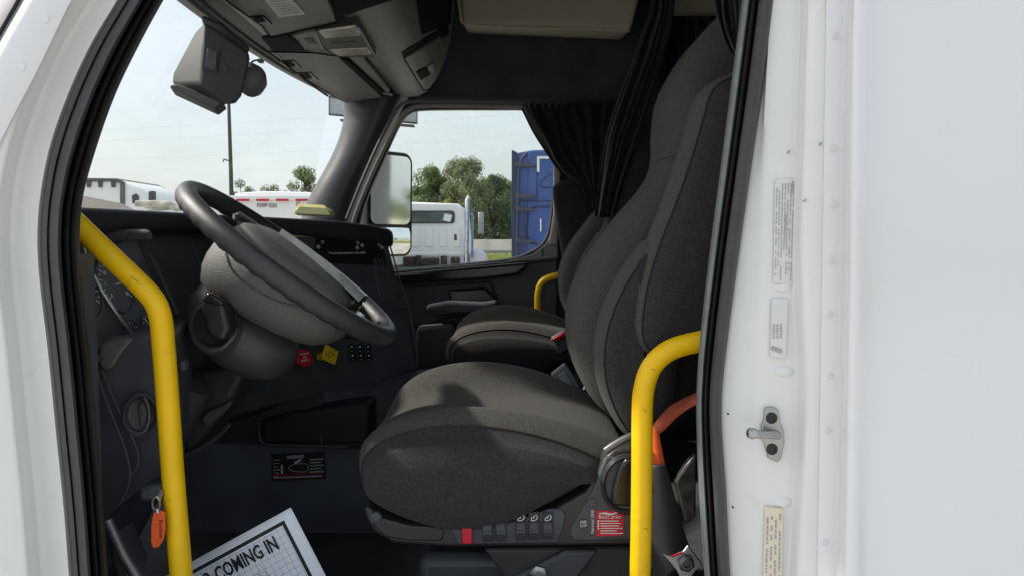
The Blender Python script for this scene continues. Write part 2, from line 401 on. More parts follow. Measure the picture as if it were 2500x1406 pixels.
# guard rail by the road
t = thing('guard_rail', 'steel guard rail on posts along the far road by the grass', 'guard rail', (ax(1200, 58), 58, 0))
mb = MB()
prof = [(0, .76), (-.05, .82), (0, .88), (-.05, .96), (0, 1.02)]
mb.grid([[Vector((x, 58 + a, z)) for a, z in prof] for x in (-40, -20, 0, 14)]); obj('rail', mb, STEEL, t, solid=.01)
for i in range(24):
    mb = MB(); mb.box((-8 + i * .95, 58.12, .48), (.10, .15, .98)); obj('post', mb, BARK, t)
t = thing('boundary_wall', 'long low white wall at the foot of the oaks behind the guard rail', 'wall', (ax(1200, 70), 70, 0))
obj('wall_panel', MB().box((-20, 70, .93), (70, .25, 1.86)), mat('pale concrete wall', (.60, .58, .53), .8, var=.1, scale=.8), t, bevel=.02)
for i in range(13): obj('wall_post', MB().box((-15 + i * 2.5, 69.84, .95), (.3, .08, 1.9)), mat('pale concrete post', (.52, .5, .46), .8), t) if i < 8 else None
# rail fence in the mirror
t = thing('rail_fence', 'white rail fence on posts seen in the wing mirror', 'fence', (45, 5, 0))
for i in range(16):
    mb = MB(); mb.box((45, -18 + i * 2.4, .65), (.14, .14, 1.3)); obj('post', mb, WHITEFAR, t)
for z in (.5, 1.15):
    mb = MB(); mb.box((44.9, 0, z), (.06, 38, .12)); obj('rail', mb, WHITEFAR, t)

# light pole and wires
X, Y = ax(569, 55), 55
t = thing('light_pole', 'tall dark steel light pole rising from the yard', 'light pole', (X, Y, 0))
mb = MB(); mb.tube([(X, Y, 0), (X, Y, 7), (X - .05, Y, 14.5)], lambda s: .19 * (1 - .45 * s), 12); obj('shaft', mb, mat('weathered pole steel', (.07, .075, .07), .6), t)
mb = MB(); mb.tube([(X, Y, 7.6), (X - .5, Y, 7.75), (X - .55, Y, 7.55)], .05, 8); obj('camera_arm', mb, DARK, t)
mb = MB(); mb.box((X, Y, 14.5), (2.4, .3, .16)); obj('lamp_arm', mb, DARK, t)
for i, (ya, yb) in enumerate(((292, 230), (318, 262), (358, 318))):
    Y = 75; a = P(-300, ya + 38, Y); b = P(1500, yb - 10, Y)
    mb = MB(); mb.tube([a.lerp(b, k / 16) - Vector((0, 0, 1.0 * 4 * (k / 16) * (1 - k / 16))) for k in range(17)], .008, 6)
    tag(obj('overhead_wire', mb, mat('wire %d' % i, (.55, .56, .56), .6)), ['highest overhead wire crossing the windshield sky', 'middle overhead wire crossing the windshield sky', 'lowest overhead wire crossing the windshield sky'][i], 'wire', 'overhead wires')
t = thing('billboard', 'grey billboard seen on both sides of the top of the windshield pillar', 'billboard', (ax(905, 40), 40, 0))
obj('board', MB().prism([P(x, y, 40) for x, y in ((803, 236), (1018, 262), (1018, 302), (803, 280))], (0, .35, 0)), mat('billboard grey', (.36, .39, .43), .7), t, bevel=.03)
obj('board_frame', MB().tube([P(x, y, 39.97) for x, y in ((803, 236), (1018, 262), (1018, 302), (803, 280))], .05, 6, closed=True), DARK, t)
obj('catwalk', MB().prism([P(x, y, 39.6) for x, y in ((830, 291), (1010, 305), (1010, 309), (830, 295))], (0, .5, 0)), DARK, t)
obj('post', MB().tube([(ax(903, 40), 40.2, 0), (ax(903, 40), 40.2, P(900, 292, 40).z)], .16, 12), DARK, t)

# ---- white truck cab seen from behind
def white_cab():
    Y = 19.0; k = Y / 1800
    xl, xr = ax(880, Y), ax(1141, Y); zb = 1.12; zt = P(0, 497, Y).z
    t = thing('work_truck', 'white crew truck cab seen from behind through the side window', 'truck', ((xl + xr) / 2, Y, 0))
    ring = lambda yy, ins, top: [Vector((xl + ins, yy, zb)), Vector((xl + ins * .6, yy, zb + .7)), Vector((xl + ins + .06, yy, top - .16)), Vector((xl + ins + .25, yy, top)), Vector(((xl + xr) / 2, yy, top + .035)), Vector((xr - ins - .25, yy, top)), Vector((xr - ins - .06, yy, top - .16)), Vector((xr - ins * .6, yy, zb + .7)), Vector((xr - ins, yy, zb))]
    mb = MB().grid([ring(Y, .03, zt - .04), ring(Y + .06, 0, zt), ring(Y + 1.9, 0, zt), ring(Y + 2.3, .12, zt - .5), ring(Y + 3.4, .2, zt - .75)], True, True)
    obj('body', mb, WHITEFAR, t, smooth=35, bevel=.02)
    y0 = Y - .025
    def rr(x0, y0p, x1, y1p, dY, r=8, n=40):
        pts = []
        for cx, cy, a0 in ((x1 - r, y0p + r, -90), (x1 - r, y1p - r, 0), (x0 + r, y1p - r, 90), (x0 + r, y0p + r, 180)):
            for q in range(5):
                a = R(a0 + q * 22.5); pts.append(P(cx + r * math.cos(a), cy + r * math.sin(a), Y + dY))
        return pts
    mb = MB().prism(rr(930, 515, 1110, 546, -.045), (0, .05, 0)); wf = obj('rear_window', mb, BLACKG, t)
    mb = MB().prism(rr(935, 518, 1106, 543, -.052), (0, .006, 0)); obj('pane', mb, mat('far dark glass', (.06, .085, .085), .06, var=.6, scale=2.2), wf)
    mb = MB().add([P(1086, 522, Y - .06), P(1104, 526, Y - .06), P(1099, 543, Y - .06), P(1081, 538, Y - .06)], [(0, 1, 2, 3)]); obj('notice', mb, PAPER, wf)
    for i in range(7):
        x = 905 + i * 33.5
        mb = MB().prism(rr(x, 553, x + 18, 603, -.03, 5), (0, .035, 0)); obj('pressed_rib', mb, WHITEFAR, t, bevel=.012)
    mb = MB().box(P(1112, 580, Y - .02), (.07, .05, .16)); obj('latch', mb, DARK, t, bevel=.01)
    mb = MB().box(P(1010, 622, Y - .0), (2.6, .05, .1)); obj('sill_rail', mb, WHITEFAR, t, bevel=.02)
    mb = MB().box(((xl + xr) / 2, Y + .8, .95), (1.0, 5.2, .28)); obj('chassis', mb, DARK, t)
    for i, (bx, bw, bh) in enumerate(((1000, .30, .26), (1022, .12, .34), (1052, .40, .22), (1084, .14, .32), (1112, .22, .24))):
        mb = MB().box(P(bx, 640, Y - .1), (bw, .3, bh)); mb.box(P(bx + 4, 634, Y - .25), (bw * .4, .2, bh * .5)); obj('chassis_bracket', mb, mat('dark chassis part %d' % i, (.045, .038, .036), .8, var=.4, scale=9), t, bevel=.02)
    # exhaust
    e = MB().tube(pp([(1138, 640), (1140, 560), (1141, 490), (1146, 480)], Y - .2, 16), .058, 12); obj('exhaust_stack', e, mat('chrome', (.7, .7, .7), .15, metal=1), t)
    e = MB().tube(pp([(1153, 630), (1153, 530), (1149, 520)], Y + .3, 12), .03, 8); obj('exhaust_guard', e, SILVER, t)
    mb = MB().box(P(1174, 545, Y + 2.2), (.15, .12, .62)); obj('wing_mirror', mb, SILVER, t, bevel=.03)
    mb = MB().tube(pp([(1142, 515), (1172, 516)], Y + 2.2), .02, 6); obj('mirror_arm', mb, DARK, t)
    mb = MB(); mb.lathe((xr - .55, Y + 1.6, .5), (1, 0, 0), [(.2, 0), (.46, .02), (.5, .06), (.5, .22), (.46, .26), (.2, .28)], 24); obj('wheel', mb, RUBBER, t)
    mb = MB(); mb.lathe((xl + .3, Y + 1.6, .5), (1, 0, 0), [(.2, 0), (.46, .02), (.5, .06), (.5, .22), (.46, .26), (.2, .28)], 24); obj('wheel', mb, RUBBER, t)
    mb = MB(); mb.lathe(P(1166, 632, Y + .6), (0, 1, 0), [(.02, -.25), (.2, -.2), (.26, 0), (.2, .2), (.02, .25)], 16); obj('air_tank', mb, WHITEFAR, t)
white_cab()

# ---- blue sleeper truck beside it
def blue_truck():
    Y = 17.5; BL = mat('blue truck paint', (.035, .085, .30), .35, var=.12, scale=2, coat=.3); BLD = mat('dark blue edge', (.02, .035, .09), .45)
    t = thing('blue_truck', 'blue sleeper truck side with dark hinges beyond the side window', 'truck', (ax(1330, Y), Y, 0))
    out = [(1249, 366), (1262, 374), (1300, 367), (1420, 364), (1460, 372), (1460, 660), (1249, 660)]
    obj('body', MB().prism(pp(out, Y), (0, 2.4, 0)), BL, t, bevel=.03)
    obj('side_extender', MB().prism(pp([(1249, 366), (1262, 372), (1268, 430), (1262, 640), (1249, 660)], Y - .05), (0, .05, 0)), BLD, t, bevel=.008)
    pan = MB().prism(pp([(1290, 372), (1300, 369), (1420, 366), (1420, 655), (1285, 655)], Y - .03), (0, .04, 0)); dr = obj('panel', pan, BL, t, bevel=.02)
    obj('edge_rib', MB().tube(pp([(1290, 372), (1275, 385), (1266, 430), (1262, 640)], Y - .08, 14), .03, 8), BLD, t)
    for y in (402, 478, 510, 587):
        obj('hinge', MB().prism(pp([(1256, y - 6), (1285, y - 2), (1308, y + 1), (1308, y + 5), (1285, y + 6), (1262, y + 6)], Y - .12), (0, .08, 0)), DARK, t, bevel=.01)
    obj('corner_mark', MB().prism(pp([(1311, 382), (1400, 382), (1400, 388), (1317, 388), (1317, 420), (1311, 420)], Y - .07), (0, .03, 0)), WHITEFAR, t)
    obj('groove', MB().tube(pp([(1311, 420), (1311, 495)], Y - .035), .012, 6), BLD, t)
    obj('groove', MB().tube(pp([(1345, 425), (1320, 445), (1322, 458), (1345, 458)], Y - .035, 12), .014, 6), BLD, t)
    obj('groove', MB().tube(pp([(1250, 491), (1345, 491)], Y - .06), .012, 6), BLD, t)
    obj('groove', MB().tube(pp([(1345, 505), (1300, 508), (1290, 530), (1292, 590), (1345, 600)], Y - .035, 16), .02, 6), BLD, t)
    obj('door_handle', MB().box(P(1320, 550, Y - .08), (.03, .04, .3)), WHITEFAR, t)
    obj('hose', MB().tube(pp([(1276, 500), (1278, 560), (1274, 640)], Y - .12, 10), .03, 6), BLD, t)
blue_truck()

# ---- white trailer with red and white tape
def trailer():
    Y = 17.0
    t = thing('trailer', 'white trailer with a row of red reflective tape along its top rail', 'trailer', (ax(660, Y), Y, 0))
    obj('body', MB().box((ax(675, Y), Y + 1.2, 1.95), (ax(860, Y) - ax(490, Y), 2.4, 1.55)), WHITEFAR, t, bevel=.04)
    obj('top_rail', MB().box((ax(675, Y), Y - .03, P(0, 484, Y).z), (3.5, .08, .10)), WHITEFAR, t, bevel=.01)
    for i in range(6):
        x = 578 + i * 48
        obj('red_tape', MB().box(P(x + 15, 489, Y - .08), (.29, .006, .05)), RED, t)
    for i in range(7):
        obj('bow', MB().tube(pp([(590 + i * 25, 481), (592 + i * 25, 470 - (i % 3) * 3), (606 + i * 25, 474), (610 + i * 25, 481)], Y + .4, 8), .03, 6), SILVER, t)
    obj('tarp_roll', MB().tube(pp([(575, 478), (650, 473), (760, 476)], Y + .2, 8), .05, 8), WHITEFAR, t)
    text('lettering', 'FSWP 0203', INK, t, P(627, 507, Y - .012), (1, 0, 0), (0, 0, 1), .13, .002, sx=.75)
    text('lettering', 'ST', INK, t, P(722, 503, Y - .012), (1, 0, 0), (0, 0, 1), .13, .002, sx=.75)
    for i in range(4):
        obj('wheel', MB().lathe((ax(530, Y) + i * .95, Y + .2, .5), (0, 1, 0), [(.2, 0), (.47, .02), (.5, .08), (.5, .25), (.2, .3)], 24), RUBBER, t)
trailer()

# ---- white truck front seen through the windshield
def far_truck():
    Y = 21.0
    t = thing('parked_truck', 'white highway truck with a grey roof rim seen low in the windshield', 'truck', (ax(270, Y), Y, 0))
    obj('cab', MB().prism(pp([(120, 440), (290, 438), (312, 450), (345, 462), (366, 482), (372, 560), (372, 640), (120, 640)], Y), (0, 2.4, 0)), WHITEFAR, t, bevel=.08)
    obj('roof_rim', MB().prism(pp([(120, 433), (285, 436), (302, 446), (300, 452), (280, 443), (120, 442)], Y - .06), (0, 2.5, 0)), mat('grey rim', (.09, .10, .09), .6), t, bevel=.02)
    obj('door_post', MB().prism(pp([(293, 446), (303, 450), (303, 560), (293, 560)], Y - .05), (0, .06, 0)), mat('grey post', (.11, .12, .11), .6), t)
    for x in (210, 238, 270):
        obj('rim_clip', MB().prism(pp([(x, 442), (x + 11, 442), (x + 9, 458), (x + 2, 458)], Y - .07), (0, .05, 0)), DARK, t)
    obj('side_window', MB().prism(pp([(322, 478), (332, 473), (338, 480), (337, 496), (323, 497)], Y - .03), (0, .04, 0)), mat('far side glass', (.05, .06, .07), .08), t)
    obj('wing_mirror', MB().box(P(372, 482, Y - .4), (.14, .2, .34)), DARK, t, bevel=.03)
    for i in range(2):
        obj('wheel', MB().lathe((ax(200 + i * 120, Y), Y + .2, .5), (0, 1, 0), [(.2, 0), (.47, .02), (.5, .08), (.5, .25), (.2, .3)], 24), RUBBER, t)
    t2 = thing('flatbed_load', 'pale bundle of tarps on a flatbed seen above the dashboard edge', 'load', (ax(390, 20), 20, 0))
    obj('deck', MB().box((ax(400, 20), 20.8, P(0, 520, 20).z - .3), (1.6, 1.6, .5)), WHITEFAR, t2, bevel=.03)
    rnd = random.Random(5); mb = MB()
    zz = P(0, 500, 20).z
    for i in range(5):
        y = 20.2 + i * .25; pts = [Vector((ax(328, 20) + k * .18, y, zz + rnd.uniform(-.04, .07) - k * .008)) for k in range(9)]
        mb.tube(cr(pts, 24), .09, 8)
    obj('tarp_roll', mb, mat('dusty tarp', (.42, .40, .34), .9, var=.3, scale=6), t2)
    for i in range(2):
        obj('support', MB().tube([(ax(360 + 80 * i, 20), 20.8, 0), (ax(360 + 80 * i, 20), 20.8, zz - .4)], .08, 8), DARK, t2)
far_truck()

# ------------------------------------------------------------------ the truck cab itself
truck = thing('highway_truck', 'white highway truck cab with its driver doorway standing open', 'truck', (0, 1.05, 0))
# door weatherstrips (left and right run of the same seal)
LO = [(385, -160), (345, -80), (300, 0), (235, 110), (180, 230), (135, 360), (112, 480), (105, 580), (110, 680), (130, 850), (150, 1050), (170, 1250), (182, 1406), (194, 1560)]
LI = [(500, -160), (448, -80), (400, 0), (330, 130), (270, 260), (230, 380), (205, 470), (195, 560), (199, 680), (213, 800), (232, 1000), (250, 1200), (264, 1406), (275, 1560)]
RI = [(1835, -160), (1813, 0), (1790, 180), (1762, 400), (1731, 640), (1713, 800), (1704, 900), (1701, 1000), (1705, 1150), (1714, 1300), (1722, 1406), (1734, 1560)]
RO = [(1905, -160), (1885, 0), (1862, 180), (1830, 400), (1796, 640), (1770, 840), (1758, 960), (1758, 1050), (1768, 1200), (1778, 1406), (1790, 1560)]
def mixpath(A, B, s):
    ys = [p[1] for p in A]; return [(atY(A, y) * (1 - s) + atY(B, y) * s, y) for y in ys]
def seal(O, I, name, m, prof, lab=None):
    return obj(name, strip([(mixpath(O, I, s), dx, Y) for s, dx, Y in prof], n=90), m, truck, label=lab, smooth=50)
seal(LO, LI, 'door_seal', RUBBER, [(-.06, 0, 1.105), (-.04, 0, 1.075), (.02, 0, 1.062), (.10, 0, 1.058), (.14, 0, 1.066), (.18, 0, 1.058), (.40, 0, 1.052), (.47, 0, 1.058), (.50, 0, 1.085), (.52, 0, 1.12)], 'wide black door seal along the front pillar')
seal(LO, LI, 'seal_bead', RUBBER2, [(.48, 0, 1.13), (.54, 0, 1.10), (.58, 0, 1.078), (.66, 0, 1.07), (.70, 0, 1.078), (.74, 0, 1.095), (.78, 0, 1.082), (.90, 0, 1.075), (.98, 0, 1.085), (1.0, 0, 1.11), (.98, 0, 1.16)])
seal(RO, RI, 'door_seal', RUBBER, [(-.10, 0, 1.105), (-.08, 0, 1.078), (0, 0, 1.064), (.10, 0, 1.058), (.30, 0, 1.056), (.42, 0, 1.062), (.46, 0, 1.085), (.49, 0, 1.12)], 'black door seal along the sleeper side of the doorway')
seal(RO, RI, 'seal_bead', RUBBER2, [(.46, 0, 1.13), (.50, 0, 1.095), (.54, 0, 1.075), (.62, 0, 1.07), (.68, 0, 1.08), (.72, 0, 1.10)])
seal(RO, RI, 'seal_edge', GREYBEAD, [(.70, 0, 1.11), (.73, 0, 1.085), (.80, 0, 1.074), (.94, 0, 1.078), (1.0, 0, 1.10), (1.02, 0, 1.16)])
for x, y in ((1848, 246), (1812, 526), (1778, 1010), (1790, 1238)):
    obj('seal_clip_hole', MB().lathe(P(x, y, 1.054), (0, 1, 0), [(.0016, 0), (.0016, .003)], 10), BLACK, truck)

# body side aft of the doorway: flange, step, rivet strip, ridge, flat sleeper side
BUL = [(0, -160), (0, 700), (0, 860), (14, 960), (18, 1040), (8, 1120), (0, 1200), (0, 1560)]
JE = [(1972, -160), (1965, 0), (1955, 300), (1946, 600), (1948, 700), (1957, 1000), (1936, 1406), (1930, 1560)]
JM = [(1900, -160), (1892, 0), (1875, 300), (1862, 600), (1852, 850), (1846, 960), (1846, 1060), (1852, 1200), (1856, 1406), (1850, 1560)]
S1 = [(2019, -160), (2017, 0), (1995, 1406), (1993, 1560)]
S2 = [(2064, -160), (2062, 0), (2040, 1406), (2038, 1560)]
S3 = [(2124, -160), (2122, 0), (2102, 1406), (2100, 1560)]
SE = [(2800, -160), (2800, 1560)]
def off(p, d): return [(x + d, y) for x, y in p]
obj('door_flange', strip([(RO, -14, 1.12), (RO, -6, 1.088), (RO, 12, 1.080), (mixpath(RO, JM, .55), 0, 1.078), (JM, -10, 1.073), (JM, 4, 1.070), (mixpath(JM, JE, .5), 0, 1.069), (JE, -16, 1.069), (JE, -4, 1.062), (JE, 5, 1.046), (JE, 16, 1.040), (JE, 32, 1.038), (S1, -8, 1.0375), (S1, 0, 1.0375)], n=110), WHITEIN, truck, smooth=60, label='white pressed door flange with stickers and striker')
obj('rivet_strip', strip([(S1, 0, 1.040), (S1, .2, 1.0345), (S1, 2, 1.0335), (S2, -6, 1.0335), (S2, 0, 1.032), (S2, 7, 1.018), (S2, 13, 1.000), (S2, 20, .990), (S2, 30, .985), (S3, -22, .984), (S3, -14, .985), (S3, -4, .989), (S3, 10, .996), (S3, 24, .9995), (S3, 60, 1.0), (S3, 200, 1.0), (SE, 0, 1.0)], n=60), WHITE, truck, smooth=60, label='white riveted sleeper side panel')
rv = MB().lathe((0, 0, 0), (0, -1, 0), [(.0052, -.001), (.0052, .0008), (.0044, .0016), (.001, .0019)], 18)
def rivet(x, y, Y):
    o = obj('rivet', MB().add([P(x, y, Y) + v for v in rv.v], rv.f), WHITE, truck, smooth=30)
for x, y in ((2038, 87), (2032, 362), (2034, 500), (2028, 635), (2025, 767), (2025, 915), (2020, 1050), (2012, 1323)):
    rivet(x, y, 1.0335)
# small pressings in the flange
for y, sx, hy in ((905, 30, 12), (1225, 34, 16), (700, 30, 9)):
    obj('pressing', MB().lathe(P(1912, y, 1.071), (0, -1, 0), [(.019, -.003), (.018, .0), (.014, .003), (.007, .0045), (.001, .005)], 20, U=(1, 0, 0), su=1.0, sv=.55), WHITEIN, truck, smooth=70)
# body around the front pillar
LS = [(262, -160), (175, 0), (90, 175), (0, 350), (-70, 520), (-115, 700), (-130, 900), (-130, 1560)]
LT = [(150, -160), (62, 0), (5, 100), (-120, 330), (-230, 600), (-280, 900), (-280, 1560)]
obj('front_pillar', strip([(LO, 12, 1.12), (LO, -2, 1.088), (LO, -14, 1.078), (LO, -32, 1.080), (LO, -58, 1.086), (LO, -82, 1.080), (LO, -100, 1.058), (LO, -112, 1.046), (LO, -124, 1.042), (LS, 4, 1.041), (LS, 0, 1.041)], n=90), WHITEIN, truck, smooth=60, label='white pressed front pillar flange')
obj('pillar_cover', strip([(LS, 0, 1.046), (LS, -.3, 1.036), (LS, -4, 1.035), (LT, 22, 1.034), (LT, 8, 1.036), (LT, 0, 1.045), (LT, -9, 1.10), (LT, -10, 1.3)], n=60), WHITE, truck, smooth=60, label='white riveted outer pillar cover')
for x, y in ((112, 48), (55, 165)): rivet(x, y, 1.0345)
obj('pillar_trim', strip([(LT, -9, 1.09), (LT, -22, 1.07), (LT, -40, 1.075), (LT, -52, 1.10), (LT, -54, 1.3)], n=40), mat('grey pillar rubber', (.16, .15, .17), .6), truck)

# shell that keeps the daylight out: floor, sills, roof, back and sides
def wallbox(name, x0, x1, y0, y1, z0, z1, m, **k):
    return obj(name, MB().box(((x0 + x1) / 2, (y0 + y1) / 2, (z0 + z1) / 2 + CZ), (x1 - x0, y1 - y0, z1 - z0)), m, truck, **k)
wallbox('floor', -1.35, 2.4, 1.12, 3.2, -.86, -.80, FLOORM)
wallbox('sill_panel', -1.35, 2.4, 1.0, 1.12, -1.25, -.62, WHITE, bevel=.02)
wallbox('sleeper_lining', .36, 2.4, 1.125, 1.145, -.8, 1.25, LINER)
wallbox('side_wall', .95, 2.4, 1.004, 1.024, -.62, 1.25, WHITE)
wallbox('roof_side', -.85, 2.4, 1.002, 1.13, .66, 1.29, WHITE)
wallbox('roof', -.80, 2.42, 1.0, 3.32, 1.25, 1.31, WHITE)
wallbox('headliner', -.72, 2.38, 1.14, 3.2, 1.215, 1.235, CONS)
wallbox('back_wall', 2.36, 2.44, 1.0, 3.3, -.9, 1.25, LINER)
wallbox('firewall', -1.42, -1.36, 1.0, 3.3, -.9, -.02, BLACK)
wallbox('kick_panel', -1.35, -.66, 1.125, 1.165, -.8, -.02, BLACK)
wallbox('outer_side', .55, 4.6, 3.2, 3.3, -1.2, 1.25, mat('grey truck side', (.16, .165, .175), .95, var=.1, scale=2, spec=0))  # outer side of the truck, coloured plain grey
wallbox('front_roof', -.80, -.725, 1.0, 3.3, .705, 1.31, WHITE)
# bonnet in front of the windshield
mb = MB().grid([[W(x, y, z) for y, z in ((1.25, zz - .30), (1.35, zz - .06), (1.6, zz), (2.15, zz + .03), (2.7, zz), (2.95, zz - .06), (3.05, zz - .30))] for x, zz in ((-1.42, .135), (-2.0, .06), (-2.7, -.12), (-3.0, -.40))])
obj('bonnet', mb, WHITE, truck, smooth=60)
# windshield
def wx(y, s):
    t = abs((y - 2.10) / .95) ** 3
    return (-1.20 + .34 * t) * (1 - s) + (-.845 + .12 * t) * s
mb = MB().grid([[W(wx(y, s), y, .03 + .62 * s) for y in [1.15 + k * (3.05 - 1.15) / 30 for k in range(31)]] for s in [k / 10 for k in range(11)]])
obj('windshield', mb, WGLASS, truck, smooth=60)

# far windshield pillar
AL = [(842, 225), (838, 258), (840, 290), (826, 345), (800, 402), (772, 452), (748, 500), (732, 548), (722, 580)]
AR = [(1010, 225), (990, 252), (970, 292), (935, 360), (900, 432), (880, 480), (868, 520), (860, 548), (852, 580)]
obj('windshield_pillar', strip([(mixpath(AL, AR, s_), 0, Y_) for s_, Y_ in ((0, 3.10), (-.01, 3.06), (.02, 3.03), (.08, 3.005), (.18, 2.985), (.32, 2.97), (.50, 2.965), (.68, 2.972), (.82, 2.99), (.92, 3.02), (1.0, 3.06))], 235, 575, 40), mat('satin charcoal pillar trim', (.05, .052, .058), .32, var=.12, scale=10, bump=.2, bscale=500), truck, smooth=70)
# far door: lining with the window cut out
WIN = [(1025, 273), (1100, 271), (1200, 271), (1290, 272), (1335, 284), (1352, 330), (1351, 430), (1341, 540), (1325, 590), (1285, 617), (1230, 632), (1100, 645), (975, 654), (890, 655), (872, 610), (885, 530), (905, 470), (938, 395), (972, 320), (995, 284)]
wq = cr([Vector((a, b, 0)) for a, b in WIN], 96, True)
def ringpx(f, Y):  # ring around the window scaled outwards by f pixels
    out = []
    for i in range(96):
        t = wq[(i + 1) % 96] - wq[i - 1]; n = Vector((t.y, -t.x, 0)).normalized()
        out.append(P(wq[i].x + n.x * f, wq[i].y + n.y * f, Y))
    return out
Cc = Vector((1115, 470, 0))
def rectring(x0, y0, x1, y1, Y):
    out = []
    for q in wq:
        d = q - Cc; sx = (x1 - Cc.x) / d.x if d.x > 0 else (x0 - Cc.x) / d.x if d.x < 0 else 1e9
        sy = (y1 - Cc.y) / d.y if d.y > 0 else (y0 - Cc.y) / d.y if d.y < 0 else 1e9
        k = min(sx, sy); out.append(P(Cc.x + d.x * k, Cc.y + d.y * k, Y))
    return out
mb = MB().grid([ringpx(0, 3.24), ringpx(0, 3.15), ringpx(3, 3.135), ringpx(14, 3.13), ringpx(17, 3.14), ringpx(24, 3.145)], True)
obj('window_frame', mb, RUBBER2, truck, smooth=50)
mb = MB().grid([ringpx(22, 3.16), rectring(868, 245, 1800, 1250, 3.16)], True)
obj('door_lining', mb, LINER, truck)
obj('side_window', MB().prism(ringpx(8, 3.175), (0, .004, 0)), WGLASS, truck, smooth=0)
# bright weatherstrip edge around the window
obj('window_trim', MB().tube(pp([(1300, 262), (1150, 259), (1040, 259), (1002, 266), (976, 292), (935, 368), (905, 432), (872, 512), (862, 545)], 2.955, 50), .0085, 10), mat('grey rubber trim', (.26, .25, .24), .45), truck)
obj('window_trim', MB().tube(pp([(1300, 251), (1150, 247), (1030, 247), (985, 253), (962, 280), (925, 350), (885, 440), (846, 535)], 2.958, 50), .007, 10), mat('dark rubber trim', (.11, .11, .112), .45), truck)
# upper lining over the far door
obj('upper_lining', MB().prism(pp([(890, -260), (1900, -260), (1900, 255), (1500, 250), (1040, 240), (985, 250), (890, 250)], 3.09), (0, .05, 0)), LINER, truck, bevel=.01)
# far door body below the glass
obj('door_panel', MB().prism(pp([(860, 664), (975, 664), (1150, 652), (1290, 640), (1345, 632), (1362, 600), (1362, 1250), (860, 1250)], 3.12), (0, .05, 0)), mat('charcoal door panel', (.070, .074, .088), .5, var=.2, scale=10, bump=.3, bscale=500), truck, bevel=.012)
obj('door_ledge', MB().prism(pp([(960, 668), (1100, 656), (1290, 640), (1285, 655), (1262, 672), (1180, 682), (1000, 692), (960, 692)], 3.07), (0, .06, 0)), BLACKG, truck, bevel=.012, seg=3)
obj('sill_cap', MB().prism(pp([(940, 660), (1100, 650), (1230, 640), (1300, 622), (1333, 596), (1345, 570), (1364, 566), (1364, 632), (1290, 641), (1100, 658), (940, 668)], 3.10), (0, .06, 0)), mat('satin sill plastic', (.20, .205, .20), .25, var=.15, scale=10), truck, bevel=.008)
obj('lock_pin', MB().tube(pp([(1324, 628), (1324, 608)], 3.08), .004, 10), BLACK, truck)
obj('armrest', MB().prism(pp([(1040, 745), (1095, 735), (1180, 738), (1215, 733), (1215, 755), (1180, 765), (1100, 768), (1040, 762)], 3.0), (0, .11, 0)), DARK, truck, bevel=.02, seg=3)
obj('door_pull', MB().prism(pp([(1092, 708), (1185, 702), (1212, 728), (1212, 740), (1100, 742)], 3.06), (0, .05, 0)), BLACKG, truck, bevel=.014, seg=3)
obj('door_pocket', MB().prism(pp([(985, 700), (1200, 686), (1216, 735), (1030, 800), (1010, 800)], 3.105), (0, .02, 0)), DARK, truck, bevel=.01)
obj('door_bin', MB().prism(pp([(1015, 800), (1110, 790), (1110, 900), (1015, 900)], 2.98), (0, .12, 0)), DARK, truck, bevel=.015)
# rear door post on the far side
obj('door_post', MB().prism(pp([(1352, 405), (1370, 405), (1366, 520), (1362, 600), (1340, 598), (1352, 520)], 3.07), (0, .05, 0)), mat('pale post trim', (.42, .41, .37), .5), truck, bevel=.008)
obj('rear_lining', MB().prism(pp([(1378, 230), (1900, 230), (1900, 1250), (1378, 1250)], 3.11), (0, .04, 0)), LINER, truck)

# overhead cabinets
obj('overhead_cabinet', MB().prism([*pp([(1112, -120), (1130, 58)], 2.86), *pp([(1542, 74), (1590, -120)], 2.80)], (0, .22, .02)), BEIGE, truck, bevel=.018, seg=3)
obj('cabinet_lip', MB().tube(pp([(1108, -80), (1126, 42), (1138, 61), (1300, 68), (1537, 76)], 2.83, 30), .006, 8), BEIGE, truck)
obj('cabinet_seam', MB().tube(pp([(1372, -20), (1373, 12), (1368, 16)], 2.83, 8), .003, 6), BLACK, truck)
obj('cabinet_handle', MB().prism(pp([(1436, -20), (1522, -20), (1520, 8), (1510, 15), (1445, 13), (1438, 6)], 2.815), (0, .03, 0)), DARK, truck, bevel=.008)
obj('overhead_cabinet', MB().prism(pp([(1628, -120), (1636, 30), (1760, 36), (1760, -120)], 2.8), (0, .2, 0)), BEIGE, truck, bevel=.012)
obj('sleeper_wall', MB().prism(pp([(1600, 36), (1900, 40), (1900, 300), (1600, 300)], 3.0), (0, .06, 0)), LINER, truck)

# striker
st = obj('striker_plate', MB().prism(pp([(1868, 996), (1890, 993), (1902, 1000), (1906, 1030), (1914, 1050), (1916, 1080), (1908, 1120), (1898, 1129), (1876, 1118), (1868, 1085), (1858, 1066), (1860, 1040), (1867, 1022)], 1.062), (0, .007, 0)), STEEL, truck, bevel=.0016)
for x, y in ((1884, 1020), (1885, 1096)):
    obj('bolt', MB().lathe(P(x, y, 1.0615), (0, -1, 0), [(.0085, -.001), (.0085, .0005), (.0075, .0018), (.005, .002), (.0048, .0006), (.001, .0006)], 22), mat('dark bolt', (.025, .025, .026), .5), st)
obj('striker_pin', MB().tube([P(1900, 1062, 1.058), P(1880, 1060, 1.045), P(1855, 1060, 1.035), P(1830, 1056, 1.028)], lambda s: .0062 if s < .75 else .0075, 14), STEEL, st)
obj('pin_head', MB().lathe(P(1832, 1057, 1.028), (-1, 0, 0), [(.0072, -.008), (.0085, -.002), (.006, .004), (.001, .005)], 16), STEEL, st)

